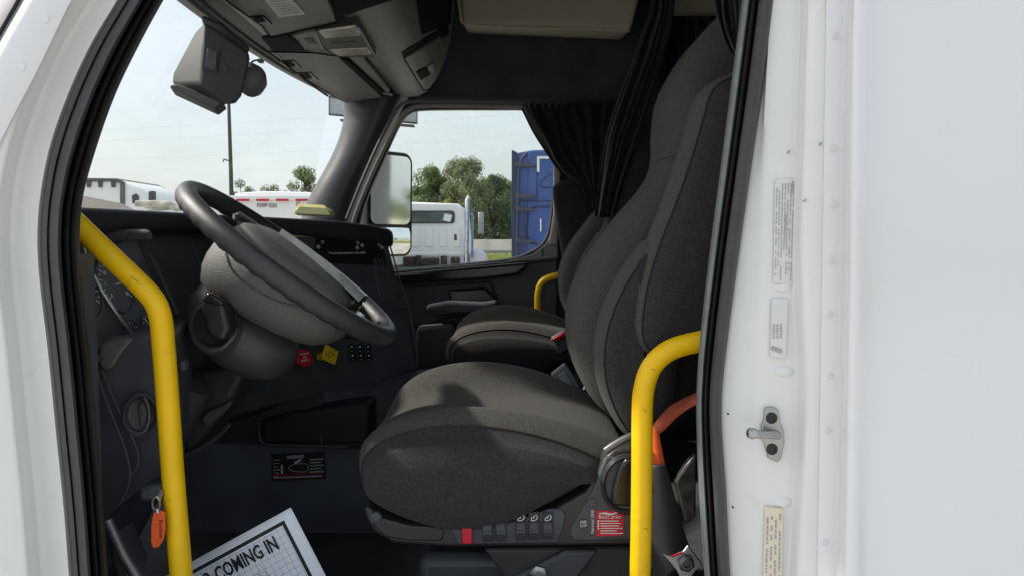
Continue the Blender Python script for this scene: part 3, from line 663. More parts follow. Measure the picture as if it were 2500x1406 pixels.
# stickers on the flange
def sticker(corners, Y, m, nlines, dark=None, seed=0, vert=True, lab=None, msk=INKG):
    a, b, c, d = [P(x, y, Y) for x, y in corners]   # tl tr br bl
    s = obj('sticker', MB().prism([a, b, c, d], (0, .0006, 0)), m, truck, smooth=0, label=lab)
    rnd = random.Random(seed); mb = MB()
    for i in range(nlines):
        u = (i + .7) / (nlines + .4); t = .04 + rnd.random() * .04; end = rnd.uniform(.7, .97)
        while t < end:
            L = rnd.uniform(.012, .05)
            if rnd.random() < .84:
                hw = .20 / (nlines + .4)
                def q(uu, tt): return a.lerp(b, uu).lerp(d.lerp(c, uu), tt) + Vector((0, -.0006, 0))
                mb.add([q(u - hw, t), q(u + hw, t), q(u + hw, t + L * .8), q(u - hw, t + L * .8)], [(0, 1, 2, 3)])
            t += L
    if mb.v: obj('fine_print', mb, msk, s, smooth=0)
    return s
k = sticker([(1892, 440), (1944, 436), (1934, 696), (1888, 690)], 1.066, LABELW, 7, seed=2, lab='tall white sticker with upright fine print')
obj('print_bar', MB().prism(pp([(1934, 443), (1939, 443), (1938, 474), (1933, 474)], 1.0652), (0, .0004, 0)), INKG, k)
obj('print_bar', MB().prism(pp([(1917, 525), (1920, 525), (1916, 602), (1913, 602)], 1.0652), (0, .0004, 0)), INKG, k)
k = sticker([(1884, 728), (1924, 730), (1918, 876), (1880, 870)], 1.0655, LABELW, 0, seed=3, lab='small white sticker with a dark bar')
for i in range(3):
    x = 1886 + i * 9
    mb = MB()
    for j in range(9): 
        y = 792 + j * 4 - i
        mb.add(pp([(x, y), (x + 6, y + 1), (x + 6, y + 3), (x, y + 2)], 1.0648), [(0, 1, 2, 3)])
    obj('fine_print', mb, INKG, k, smooth=0)
obj('print_bar', MB().prism(pp([(1882, 847), (1887, 844), (1909, 852), (1911, 858), (1907, 862), (1884, 855)], 1.0647), (0, .0004, 0)), INKG, k)
k = sticker([(1868, 1236), (1912, 1240), (1906, 1560), (1858, 1560)], 1.0655, LABELC, 4, seed=9, lab='cream sticker with upright print low on the flange')
for x, y in ((1925, 372), (1944, 374), (2003, 352), (1965, 490)):
    obj('paint_chip', MB().lathe(P(x, y, 1.036 if x > 1950 else 1.0665), (0, -1, 0), [(.0015, -.001), (.0015, .0005)], 8, su=2), INKG, truck)

# ------------------------------------------------------------------ dashboard
dash = thing('dashboard', 'black wraparound dashboard with gauges, screen panel and switches', 'dashboard', W(-.9, 2.1, -.4))
TOP = [(-1.27, 1.14, .045), (-.78, 1.14, .058), (-.745, 1.5, .062), (-.72, 1.75, .064), (-.68, 1.92, .064), (-.60, 2.03, .062), (-.50, 2.14, .058), (-.42, 2.23, .048), (-.375, 2.29, .036), (-.372, 2.335, .03), (-.42, 2.40, .04), (-.60, 2.5, .055), (-.68, 2.75, .055), (-.70, 3.07, .05), (-1.27, 3.07, .045)]
mb = MB(); n = len(TOP)
t_ = [W(x, y, z) for x, y, z in TOP]; b_ = [W(x, y, z - (.055 if 5 < i < 11 else .045)) for i, (x, y, z) in enumerate(TOP)]
mb.add(t_ + b_, [tuple(range(n)), tuple(range(2 * n - 1, n - 1, -1))] + [(i, n + i, n + (i + 1) % n, (i + 1) % n) for i in range(n)])
obj('dash_top', mb, mat('dash top black', (.028, .029, .035), .7, var=.2, scale=12, bump=.3, bscale=500, spec=.3), dash, bevel=.018, seg=3)
FT = [(-.84, 1.15, .02), (-.80, 1.5, .02), (-.755, 1.80, .02), (-.715, 1.92, .02), (-.62, 2.035, .01), (-.50, 2.17, .01), (-.388, 2.30, 0), (-.45, 2.42, 0), (-.70, 2.6, 0), (-.73, 3.08, 0)]
FM = [(-.80, 1.15, -.20), (-.76, 1.5, -.20), (-.70, 1.78, -.20), (-.66, 1.90, -.20), (-.57, 2.025, -.20), (-.45, 2.16, -.20), (-.338, 2.285, -.20), (-.40, 2.42, -.20), (-.66, 2.6, -.2), (-.70, 3.08, -.2)]
FB = [(-.80, 1.15, -.42), (-.74, 1.5, -.42), (-.67, 1.76, -.42), (-.61, 1.88, -.42), (-.52, 2.01, -.42), (-.40, 2.15, -.42), (-.292, 2.28, -.40), (-.36, 2.42, -.40), (-.62, 2.6, -.40), (-.7, 3.08, -.4)]
FU = [(-1.0, 1.15, -.50), (-.98, 1.5, -.50), (-.90, 1.8, -.5), (-.82, 1.95, -.5), (-.62, 2.10, -.5), (-.5, 2.25, -.5), (-.45, 2.36, -.5), (-.5, 2.45, -.5), (-.75, 2.6, -.5), (-.9, 3.08, -.5)]
mb = MB().grid([[W(*q) for q in r] for r in (FT, FM, FB, FU)])
obj('dash_face', mb, BLACK, dash, smooth=25, bevel=.006)
# right hand side of the centre panel
# frames for things set on the centre panel
A = W(-.57, 2.025, -.20); B = W(-.338, 2.285, -.20); PX = (B - A).normalized()
U0 = W(-.62, 2.035, .01); L0 = W(-.52, 2.01, -.42)
PZ = (U0 - L0).normalized(); PN = PZ.cross(PX).normalized()
if PN.y > 0: PN = -PN
def onpanel(px, py, lift=.002):
    d = P(px, py, 1.0) - Vector((0, 0, CZ)); o = Vector((0, 0, CZ)); t = (A - o).dot(PN) / d.dot(PN); return o + d * t + PN * lift
def panelprism(pts, lift, th=.004): return MB().prism([onpanel(x, y, lift) for x, y in pts], -PN * th)
obj('screen', panelprism([(772, 578), (932, 588), (948, 650), (760, 640)], .004, .006), BLACKG, dash, bevel=.002)
obj('side_vent', panelprism([(905, 628), (940, 632), (975, 735), (930, 738)], .003, .004), BLACK, dash, bevel=.002)
for i in range(5):
    x = 910 + i * 9
    obj('vent_slat', panelprism([(x, 632), (x + 3, 632), (x + 36, 732), (x + 32, 732)], .007, .005), DARK, dash)
obj('panel_edge', MB().tube([onpanel(x, y, .004) for x, y in ((950, 600), (975, 690), (998, 752), (1010, 820), (1018, 880))], .0025, 8), mat('edge highlight plastic', (.06, .06, .065), .3), dash)
obj('panel_edge', MB().tube([onpanel(x, y, .004) for x, y in ((955, 755), (975, 752), (996, 752))], .0022, 8), mat('edge highlight plastic b', (.06, .06, .065), .3), dash)
obj('power_socket', MB().lathe(onpanel(986, 785, .001), PN, [(.010, 0), (.010, .003), (.0085, .003), (.0085, 0)], 20), mat('socket ring', (.12, .12, .12), .3), dash)
tx = PX; tz = PZ
text('screen_text', 'You are now connected to the vehicle', WINK, dash, onpanel(800, 622, .006), tx, tz, .0105, .0002, sx=.8)
for x, y, s in ((782, 592, 'D'), (868, 594, 'N'), (918, 598, '12')):
    text('screen_text', s, WINK, dash, onpanel(x, y + 4, .006), tx, tz, .013, .0002)
for x, y in ((870, 606), (882, 600), (930, 605), (775, 604)):
    obj('screen_icon', MB().lathe(onpanel(x, y, .0045), PN, [(.006, 0), (.006, .0006), (.004, .0006)], 10), INKG, dash)
# switch rows
for i, (x, y) in enumerate(((745, 828), (762, 826), (779, 824), (796, 822), (838, 816), (853, 815))):
    s = obj('rocker_switch', panelprism([(x, y - 8), (x + 13, y - 9), (x + 14, y + 10), (x + 1, y + 11)], .008, .008), BLACKG, dash, bevel=.002)
    obj('icon', MB().lathe(onpanel(x + 6, y - 3, .0085), PN, [(.0028, 0), (.0028, .0006)], 6), WINK, s)
for i in range(3):
    for j in range(2):
        x = 846 + i * 20 + j * 2; y = 842 + j * 21
        s = obj('rocker_switch', panelprism([(x, y), (x + 15, y - 2), (x + 17, y + 16), (x + 2, y + 18)], .009, .009), BLACKG, dash, bevel=.002)
        obj('icon', MB().lathe(onpanel(x + 8, y + 5, .0095), PN, [(.003, 0), (.003, .0006)], 5), WINK, s)
        obj('icon', MB().box(onpanel(x + 9, y + 15, .0095), (.007, .0012, .0016), PX, PN, PZ), INKG, s)
# brake valves
kn = thing('parking_brake_knob', 'red eight sided brake knob on the lower dash panel', 'brake knob', onpanel(721, 877, .0))
c = onpanel(721, 877, 0)
obj('shaft', MB().lathe(c, PN, [(.010, 0), (.010, .02), (.014, .026), (.015, .035)], 16), RED, kn)
oc = [c + PN * .034 + (PX * math.cos(R(22.5 + 45 * k)) + PZ * math.sin(R(22.5 + 45 * k))) * .026 for k in range(8)]
obj('knob', MB().prism(oc, PN * .013), RED, kn, bevel=.003)
for j, s in enumerate(('TRAILER', 'AIR', 'SUPPLY')):
    text('lettering', s, WINK, kn, c + PN * .0476 + PZ * (.008 - j * .009), PX, PZ, .008, .0002, align='CENTER')
kn = thing('trailer_brake_knob', 'yellow diamond shaped brake knob on the lower dash panel', 'brake knob', onpanel(782, 870, .0))
c = onpanel(782, 870, 0)
obj('shaft', MB().lathe(c, PN, [(.011, 0), (.011, .02), (.009, .03), (.011, .042)], 16), YELLOWP, kn)
oc = [c + PN * .042 + (PX * math.cos(R(12 + 90 * k)) + PZ * math.sin(R(12 + 90 * k))) * .031 for k in range(4)]
obj('knob', MB().prism(oc, PN * .010), YELLOWP, kn, bevel=.004, seg=3)
for j, s in enumerate(('PARKING', 'BRAKE')):
    text('lettering', s, INK, kn, c + PN * .0524 + PZ * (.003 - j * .009), PX + PZ * .25, PZ, .0075, .0002, align='CENTER')

# gauge cluster: faces the driver
GX = Vector((0, 1, 0)); GZ = Vector((-.34, 0, .94)).normalized(); GN = GX.cross(GZ)
if GN.x < 0: GN = -GN
GO = W(-.745, 1.36, -.095)
def gp(y, z, l=0): return GO + GX * y + GZ * z + GN * l
gc = [gp(a, b, 0) for a, b in ((-.19, .10), (.15, .10), (.16, -.11), (-.19, -.12))]
obj('gauge_panel', MB().prism(gc, GN * .012), BLACK, dash, bevel=.004)
def gauge(cy, cz, r, n, num=None, needle=200, a0=-35, a1=215):
    gg = obj('gauge', MB().lathe(gp(cy, cz, .0125), GN, [(r, 0), (r, .004), (r * .93, .004), (r * .92, .001), (.001, .001)], 40), BLACK, dash)
    mb = MB()
    for k in range(n):
        a = R(a0 + (a1 - a0) * k / (n - 1)); L = .16 if k % 2 == 0 else .09
        d = GX * math.cos(a) + GZ * math.sin(a); e = GN.cross(d)
        mb.box(gp(cy, cz, .0145) + d * r * (.86 - L / 2), (r * L, .0014, .0006), d, e, GN)
    obj('tick_marks', mb, WINK, gg, smooth=0)
    a = R(needle); d = GX * math.cos(a) + GZ * math.sin(a)
    obj('needle', MB().box(gp(cy, cz, .016) + d * r * .36, (r * .8, .0018, .001), d, GN.cross(d), GN), WINK, gg)
    if num:
        for k, s in enumerate(num):
            a = R(a1 - (a1 - a0) * k / (len(num) - 1)); d = GX * math.cos(a) + GZ * math.sin(a)
            text('numeral', s, WINK, gg, gp(cy, cz, .0142) + d * r * .58 - GZ * r * .08, GX, GZ, r * .2, .0002, align='CENTER')
gauge(.005, .01, .056, 21, ['0', '5', '10', '15', '20', '25', '30'], needle=8)
gauge(.0, -.085, .026, 9, needle=150); gauge(.065, -.08, .026, 9, needle=120); gauge(-.11, .01, .06, 21, needle=210)
obj('bezel_strip', MB().tube([gp(y, z, .018) for y, z in ((-.055, .085), (-.062, .05), (-.055, .0), (-.03, -.06), (.0, -.105), (.015, -.125))], lambda s: .0022 + .0035 * s, 10), SILVER, dash)
obj('bezel_strip', MB().tube([gp(y, z, .018) for y, z in ((.066, .04), (.078, .01), (.08, -.02))], .0022, 8), SILVER, dash)
obj('bezel_edge', MB().tube(pp([(368, 625), (395, 680), (420, 735), (434, 768)], 1.52), .0045, 8), DARK, dash)
obj('bezel_edge', MB().tube(pp([(455, 560), (478, 615), (502, 680)], 1.75), .003, 8), DARK, dash)
obj('brow', MB().prism(pp([(200, 560), (372, 560), (376, 590), (200, 592)], 1.42), (-.04, .05, 0)), DARK, dash, bevel=.008)

# left end of the dash below the gauges
obj('knee_panel', MB().prism(pp([(222, 800), (240, 838), (330, 822), (425, 820), (428, 1090), (398, 1180), (335, 1200), (262, 1262), (255, 1420), (200, 1420)], 1.26), (-.10, .30, 0)), mat('charcoal knee panel', (.075, .079, .094), .5, var=.2, scale=10, bump=.25, bscale=500), dash, bevel=.008, seg=3)
obj('end_cap', MB().prism(pp([(240, 840), (262, 828), (330, 826), (300, 860), (275, 900), (250, 908), (236, 880)], 1.245), (-.03, .06, 0)), mat('satin grey end cap', (.12, .118, .112), .4, bump=.3, bscale=500), dash, bevel=.008, seg=3)
obj('panel_seam', MB().tube(pp([(226, 880), (262, 985), (300, 1080), (318, 1158), (300, 1215), (258, 1262)], 1.235, 24), .0022, 8), DARK, dash)
obj('panel_seam', MB().tube(pp([(250, 905), (290, 1000), (338, 1108), (322, 1160)], 1.24, 24), .002, 8), DARK, dash)
kv = obj('round_vent', MB().lathe(P(344, 1012, 1.25), (.35, -1, .1), [(.034, -.01), (.037, .006), (.033, .010), (.028, .006), (.026, -.004), (.001, -.006)], 32, U=(0, 0, 1), su=1.05, sv=.8), BLACK, dash)
obj('vent_ring', MB().tube([P(344 + 21 * math.cos(a), 1012 + 44 * math.sin(a), 1.235) for a in [R(10 * k - 70) for k in range(18)]], .0022, 8), mat('satin ring', (.12, .12, .125), .3), kv)
obj('headlight_knob', MB().prism(pp([(332, 985), (350, 980), (358, 1010), (350, 1045), (338, 1040)], 1.235), (0, .02, 0)), BLACK, kv, bevel=.006)
obj('lever', MB().prism(pp([(430, 884), (448, 880), (452, 905), (436, 908)], 1.3), (0, .02, 0)), DARK, dash, bevel=.004)
obj('latch_screw', MB().lathe(P(236, 858, 1.235), (0, -1, 0), [(.007, 0), (.007, .004), (.001, .005)], 12), BLACKG, dash)
# brake pedal lever and steering shaft under the dash
obj('steering_shaft', MB().tube([W(-.66, 1.52, -.30), W(-.78, 1.54, -.52), W(-.92, 1.56, -.78)], .035, 16), BLACK, dash)
obj('shaft_boot', MB().prism(pp([(445, 905), (600, 905), (560, 985), (470, 1105), (445, 1120)], 1.62), (0, .12, 0)), BLACK, dash, bevel=.03, seg=3)
ped = obj('trim_flap', MB().prism(pp([(490, 1022), (505, 1004), (535, 992), (562, 978), (566, 986), (545, 1008), (505, 1044)], 1.6), (0, .012, 0)), mat('pale grey flap', (.10, .10, .11), .5), dash, bevel=.004)
obj('flap_edge', MB().tube(pp([(452, 1112), (500, 1088), (535, 1062), (560, 1035)], 1.6, 10), .006, 8), DARK, dash)

# sticky pad on the dash top
k = thing('sticky_notes', 'pale yellow pad of notes lying on the dash by the post', 'note pad', onpanel(760, 515))
for i in range(3):
    obj('note', MB().prism(pp([(728 - i, 527 - i * 5), (816 + i * 2, 531 - i * 5), (806 - i * 6, 514 - i * 4), (742 - i * 3, 510 - i * 3)], 2.5), (0, -.05 + i * .01, .006)), mat('pale yellow paper %d' % i, (.85, .80, .42), .8), k, bevel=.001)

# ------------------------------------------------------------------ engine cover between the seats and floor
ec = thing('engine_cover', 'dark grey engine cover panel under the dash with a printed plate', 'engine cover', W(-.5, 2.2, -.8))
obj('front_panel', MB().prism(pp([(440, 1100), (470, 1082), (640, 1085), (905, 1092), (1010, 1100), (1010, 1420), (440, 1420)], 1.98), (0, .4, 0)), mat('dark slate panel', (.105, .112, .130), .6, var=.2, scale=8, bump=.3, bscale=450), ec, bevel=.015, seg=3)
obj('upper_panel', MB().grid([[W(-.80, 1.9, -.40), W(-.61, 1.885, -.415), W(-.52, 2.015, -.415), W(-.40, 2.155, -.415), W(-.285, 2.285, -.40), W(-.25, 2.3, -.40)], [W(-.80, 1.96, -.48), W(-.66, 1.97, -.48), W(-.50, 2.0, -.48), W(-.38, 2.05, -.48), W(-.26, 2.12, -.48), W(-.22, 2.12, -.48)], [W(-.86, 2.0, -.56), W(-.66, 2.0, -.56), W(-.50, 2.0, -.56), W(-.38, 2.0, -.56), W(-.26, 2.0, -.56), W(-.20, 2.0, -.56)]]), BLACK, ec, smooth=70)
obj('cubby', MB().prism(pp([(640, 1028), (700, 1010), (900, 985), (900, 1085), (650, 1082), (640, 1070)], 1.915), (0, .12, 0)), mat('painted cubby shade', (.02, .02, .025), .6, spec=.3), ec, bevel=.008)  # solid dark block, the shade of an open cubby painted as colour
obj('cubby_lip', MB().tube(pp([(632, 1030), (634, 1065), (645, 1083), (700, 1086), (850, 1090)], 1.910, 20), .003, 8), DARK, ec)
obj('cubby_divider', MB().tube(pp([(784, 1060), (786, 1086)], 1.910), .003, 6), DARK, ec)
pl = obj('data_plate', MB().prism(pp([(663, 1108), (792, 1102), (796, 1168), (663, 1174)], 1.975), (0, .004, 0)), mat('dark plate', (.03, .026, .027), .4), ec, bevel=.001)
for j in range(6):
    obj('fine_print', MB().prism(pp([(667, 1122 + j * 8), (684 - j % 3 * 3, 1121 + j * 8), (684 - j % 3 * 3, 1123 + j * 8), (667, 1124 + j * 8)], 1.973), (0, .001, 0)), INKG, pl)
    if j < 5: obj('fine_print', MB().prism(pp([(756, 1120 + j * 7.5), (790 - j % 2 * 6, 1118 + j * 7.5), (790 - j % 2 * 6, 1121 + j * 7.5), (756, 1123 + j * 7.5)], 1.973), (0, .001, 0)), INKG, pl)
obj('fine_print', MB().prism(pp([(700, 1112), (742, 1109), (742, 1117), (700, 1119)], 1.973), (0, .001, 0)), INKG, pl)
obj('red_line', MB().prism(pp([(672, 1158), (790, 1152), (790, 1154), (672, 1161)], 1.973), (0, .001, 0)), RED, pl)
obj('fine_print', MB().prism(pp([(668, 1164), (786, 1159), (786, 1163), (668, 1168)], 1.973), (0, .001, 0)), INKG, pl)
obj('arrow', MB().prism(pp([(686, 1134), (690, 1134), (690, 1156), (686, 1156)], 1.972), (0, .001, 0)), WINK, pl)
obj('arrow', MB().prism(pp([(718, 1128), (734, 1119), (737, 1122), (721, 1132)], 1.972), (0, .001, 0)), WINK, pl)
obj('outline_drawing', MB().tube(pp([(704, 1142), (720, 1132), (748, 1132), (752, 1140), (748, 1150), (720, 1150)], 1.972, 30, True), .0012, 5, closed=True), INKG, pl)

# ------------------------------------------------------------------ steering wheel and column
WC = W(-.441, 1.48, -.046); th = R(37.5)
wn = Vector((math.sin(th), .065, math.cos(th))).normalized(); wu = Vector((-math.cos(th), 0, math.sin(th))); wu = (wu - wn * wu.dot(wn)).normalized(); wv = wu.cross(wn)
if wv.y < 0: wv = -wv
WR = .236
def wp(u, v, n=0): return WC + wu * u + wv * v + wn * n
sw = thing('steering_wheel', 'grey steering wheel with a soft rim and finger grips', 'steering wheel', WC)
mb = MB(); rings = []; NN = 160
for i in range(NN + 1):
    a = 2 * math.pi * i / NN; d = wu * math.cos(a) + wv * math.sin(a)
    grip = .0030 * (math.sin(a * 42) * .5 + .5) if (abs(math.sin(a)) > .35) else 0
    ring = []
    for k in range(18):
        q = 2 * math.pi * k / 18; rr = .0172
        x = math.cos(q) * rr; y = math.sin(q) * rr * 1.12
        if y < -.004: y -= grip; 
        if x < -.004: x -= grip * .4
        ring.append(WC + d * (WR + x) + wn * y)
    rings.append(ring)
mb.grid(rings, True); obj('rim', mb, RIMM, sw, smooth=60)
# spokes
for a, wd in ((R(62), .024), (R(118), .024), (R(242), .024), (R(298), .024), (R(180), .03)):
    d = wu * math.cos(a) + wv * math.sin(a); e = wn.cross(d)
    rg = []
    for s, hh, hw in ((.06, .014, wd * 1.6), (.13, .011, wd * 1.1), (.20, .008, wd * .85), (WR, .008, wd * .9)):
        c = WC + d * s + wn * (-.030 * (1 - s / WR) + (.0))
        rg.append([c + e * hw * math.cos(q) + wn * hh * math.sin(q) for q in [2 * math.pi * k / 14 for k in range(14)]])
    obj('spoke', MB().grid(rg, True, True), RIMM, sw, smooth=60)
# hub pad: rounded rectangle domed towards the driver
def superring(hu, hv, n, cu=0, e=3.2, N=48, k=0):
    out = []
    for i_ in range(N):
        q = 2 * math.pi * i_ / N; cx = abs(math.cos(q)) ** (2 / e) * (1 if math.cos(q) >= 0 else -1); cy = abs(math.sin(q)) ** (2 / e) * (1 if math.sin(q) >= 0 else -1)
        u_ = cu + cx * hu; out.append(wp(u_, cy * hv, n - k * (u_ + .05)))
    return out
obj('hub_pad', MB().grid([superring(.125, .11, -.05, -.01), superring(.132, .115, -.02, -.01), superring(.131, .113, .004, -.01), superring(.124, .106, .016, -.01), superring(.10, .086, .025, -.01), superring(.05, .045, .029, -.01), superring(.005, .004, .030, -.01)], True, True), GREYTX, sw, smooth=60)
obj('hub_seam', MB().tube([p for p in superring(.1325, .1155, -.004, -.01)], .0022, 6, closed=True), BLACK, sw)
def pod(u0, v0, hu, hv, n0, h, m, nm):
    rg = []
    for sc, nn in ((1, n0), (1, n0 + h * .6), (.85, n0 + h), (.4, n0 + h * 1.15)):
        rg.append([wp(u0 + math.cos(q) * hu * sc, v0 + math.sin(q) * hv * sc, nn) for q in [2 * math.pi * k / 20 for k in range(20)]])
    return obj(nm, MB().grid(rg, True, True), m, sw, smooth=60)
p = pod(.115, -.015, .030, .05, .004, .014, BLACKG, 'switch_pod')
for i in range(4):
    obj('button', MB().box(wp(.128 - .010 * i, -.035 + .006 * i, .021), (.012, .006, .006), wu, wv, wn), mat('button grey %d' % i, (.10, .10, .10), .25), p, bevel=.001)
# silver trim blade along the far side of the hub
rg = []
for s in range(13):
    t = s / 12; u = .07 - .225 * t; v = .052 - .036 * t; hw = .008 + .040 * t ** 1.2; nn = .031 + .010 * math.sin(math.pi * (.15 + .70 * t))
    rg.append([wp(u, v + hw, nn - .018), wp(u, v + hw * .7, nn), wp(u, v - hw * .7, nn + .003), wp(u, v - hw, nn - .012)])
obj('trim_blade', MB().grid(rg), mat('satin silver plastic', (.34, .36, .37), .3, metal=.5, var=.15, scale=40), sw, smooth=60)
pod(-.135, .035, .022, .03, .0, .022, BLACKG, 'switch_pod')
pod(-.165, .0, .018, .05, -.012, .012, SILVER, 'switch_pod')
# column shroud: wide bell under the wheel
def bell(hu, hv, n, cu): return superring(hu * .95, hv, n, cu, e=2.5, k=.16 * min(1, max(0, (-n - .03) / .06)))
co = thing('steering_column', 'grey grained steering column shroud with a stalk beneath the wheel', 'steering column', WC - wn * .3)
obj('shroud', MB().grid([bell(.10, .09, -.018, -.01), bell(.150, .130, -.020, -.012), bell(.160, .138, -.034, -.014), bell(.161, .138, -.060, -.016), bell(.157, .134, -.076, -.018), bell(.144, .120, -.098, -.020), bell(.115, .095, -.114, -.026), bell(.07, .06, -.122, -.03), bell(.005, .005, -.124, -.03)], True, True), GREYTX, co, smooth=50)
# shroud parting line on the side that faces the door
sp = [(552, 618), (560, 648), (582, 676), (620, 705), (660, 728), (700, 742), (748, 752)]
def onbell(px, py):
    o = Vector((0, 0, CZ)); d = (P(px, py, 1.0) - o).normalized(); best = None
    me = bpy.data.objects['shroud'].data; off = wloc(bpy.data.objects['shroud'])
    from mathutils.bvhtree import BVHTree
    global _bt
    try: _bt
    except NameError: _bt = BVHTree.FromPolygons([v.co + off for v in me.vertices], [tuple(f.vertices) for f in me.polygons])
    h = _bt.ray_cast(o, d); return h[0]
pts = [onbell(a.x, a.y) for a in cr([Vector((x, y, 0)) for x, y in sp], 26)]
pts = [q for q in pts if q is not None]
if len(pts) > 3: obj('parting_line', MB().tube(pts, .0022, 6), BLACK, co)
# lower column cover with the stalk pocket
lc = P(590, 812, 1.50)
la = (wn * .8 + Vector((0, -.15, .1))).normalized()
obj('lower_cover', MB().lathe(lc, la, [(.002, -.062), (.05, -.060), (.095, -.048), (.118, -.024), (.124, .008), (.118, .035), (.10, .055), (.06, .066), (.002, .07)], 40, U=wu, su=1.0, sv=.8), mat('satin grey cover', (.062, .060, .064), .4, var=.1, scale=20, bump=.3, bscale=500), co, smooth=60)
pc = obj('stalk_pocket', MB().lathe(P(522, 795, 1.385), Vector((.15, -1, .25)), [(.050, -.03), (.046, .004), (.041, .006), (.036, -.002), (.030, -.02), (.001, -.024)], 32, U=(1, 0, .1), su=1.0, sv=1.1), mat('satin grey pocket', (.075, .074, .077), .4), co, smooth=60)
obj('pocket_shadow', MB().lathe(P(516, 790, 1.368), Vector((.15, -1, .25)), [(.032, -.004), (.033, .003), (.001, .0035)], 24, U=(1, 0, .1), su=.95, sv=1.1), mat('painted pocket shadow', (.008, .008, .01), .6), co)  # dark disc that paints the shadow inside the pocket
stk = obj('stalk', MB().prism(pp([(486, 738), (508, 714), (545, 738), (560, 800), (548, 832), (528, 832), (505, 820), (494, 780)], 1.325), (0, .05, 0)), mat('stalk black', (.018, .018, .021), .35, bump=.2, bscale=500), co, bevel=.009, seg=3)
obj('stalk_cap', MB().prism(pp([(489, 735), (508, 713), (546, 738), (536, 748)], 1.318), (0, .03, 0)), BLACKG, stk, bevel=.004)

# ------------------------------------------------------------------ grab bars
def bar(path, Y, r, label, n=60):
    b = thing('grab_bar', label, 'grab bar', pp(path, Y)[-1], 'yellow grab bars')
    obj('tube', MB().tube(pp(path, Y, n), r, 20), YELLOW, b, smooth=70)
    tb = [c for c in b.children if c.name.startswith('tube')][0]
    for (cx_, cy_) in ((318, 678), (326, 684), (1590, 902), (1572, 1290)):
        seam_on(tb, [(cx_, cy_), (cx_ + 4, cy_ - 2), (cx_ + 9, cy_ + 3)], .0005, mat('chip brown', (.16, .10, .02), .8), b, 'paint_chip', 8)
    for e in (0, -1):
        q = pp(path, Y)
        obj('mounting_foot', MB().lathe(q[e] + Vector((0, .004, 0)), (0, 1, 0), [(r * 1.5, 0), (r * 1.5, .012), (r * .8, .02)], 20), BLACK, b)
    return b
bar([(120, 480), (180, 540), (250, 608), (320, 674), (358, 712), (381, 742), (393, 780), (398, 830), (404, 900), (414, 1040), (424, 1180), (434, 1300), (446, 1450), (452, 1540)], 1.20, .0178, 'yellow grab bar bent at an angle by the front pillar')
bar([(1760, 822), (1700, 835), (1650, 848), (1615, 868), (1588, 900), (1573, 945), (1568, 1000), (1567, 1150), (1565, 1300), (1562, 1440), (1560, 1540)], 1.19, .0172, 'yellow grab bar beside the driver seat backrest')
bar([(1400, 664), (1362, 672), (1335, 680), (1320, 693), (1313, 715), (1312, 745), (1312, 820)], 3.03, .0135, 'small yellow grab bar on the far side behind the passenger cushion')

# ------------------------------------------------------------------ seats
def cushion(seat, m, md):
    rings = []; NB = 30; NA = 64; Y0, Y1 = 1.288, 1.815
    for b in range(NB + 1):
        s = b / NB; th = math.pi * s; e = .5 - .5 * math.cos(th)          # 0..1 across, dense at the ends
        Y = Y0 + (Y1 - Y0) * e
        cross = abs(2 * e - 1)
        rd = (1 - cross ** 5) ** (1 / 2.4) if cross < 1 else 0.0            # rounding at the ends
        rd = max(rd, .66)
        bol = math.exp(-((cross - .72) / .22) ** 2)                         # bolster ridge near each side
        nearf = 1 - e
        zt = -.350 + (.050 if e > .5 else .026) * bol; zb = -.520
        zt += .004 * (1 - nearf)
        xf = -.298 + .035 * max(0, cross - .45) ** 1.5 + (.012 if e > .5 else 0) * (e - .5) * 2; xr = .235 - .07 * max(0, cross - .6) / .4
        cx, cz = (xf + xr) / 2, (zt + zb) / 2; hx = (xr - xf) / 2; hz = (zt - zb) / 2
        ring = []
        for a in range(NA):
            q = 2 * math.pi * a / NA; c, sn = math.cos(q), math.sin(q)
            ex = 2.7
            px = abs(c) ** (2 / ex) * (1 if c >= 0 else -1); pz = abs(sn) ** (2 / ex) * (1 if sn >= 0 else -1)
            x = cx + px * hx * (1 - .25 * (1 - rd)); z = cz + pz * hz * (.30 + .70 * rd)
            # top falls towards the back in the middle, swells ahead of centre on the bolsters
            if pz > 0:
                f = (x - xf) / (xr - xf)
                z += pz * (.020 * math.sin(math.pi * min(1, max(0, f * 1.0 + .12))) * (bol * .9 + .15) - .055 * max(0, f - .45) ** 1.3 * (.45 + .9 * bol))
            else:
                f = (x - xf) / (xr - xf); z += pz * (.018 * math.sin(math.pi * f) - .26 * max(0, f - .48) ** 1.5 - .05 * max(0, .35 - f))
            # front lip rolls under
            ring.append(Vector((x, Y, z + CZ)))
        rings.append(ring)
    def capring(rg, f, dY):
        cc = sum(rg, Vector()) / len(rg); return [cc + (v - cc) * f + Vector((0, dY, 0)) for v in rg]
    rings = [capring(rings[0], .10, -.020), capring(rings[0], .45, -.018), capring(rings[0], .8, -.011)] + rings + [capring(rings[-1], .8, .011), capring(rings[-1], .45, .018), capring(rings[-1], .1, .02)]
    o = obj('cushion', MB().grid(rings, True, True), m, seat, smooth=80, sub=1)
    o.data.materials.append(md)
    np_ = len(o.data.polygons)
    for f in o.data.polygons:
        if f.index < NA * 8 or f.index == np_ - 2: f.material_index = 1  # near side takes the shade tone
    return o
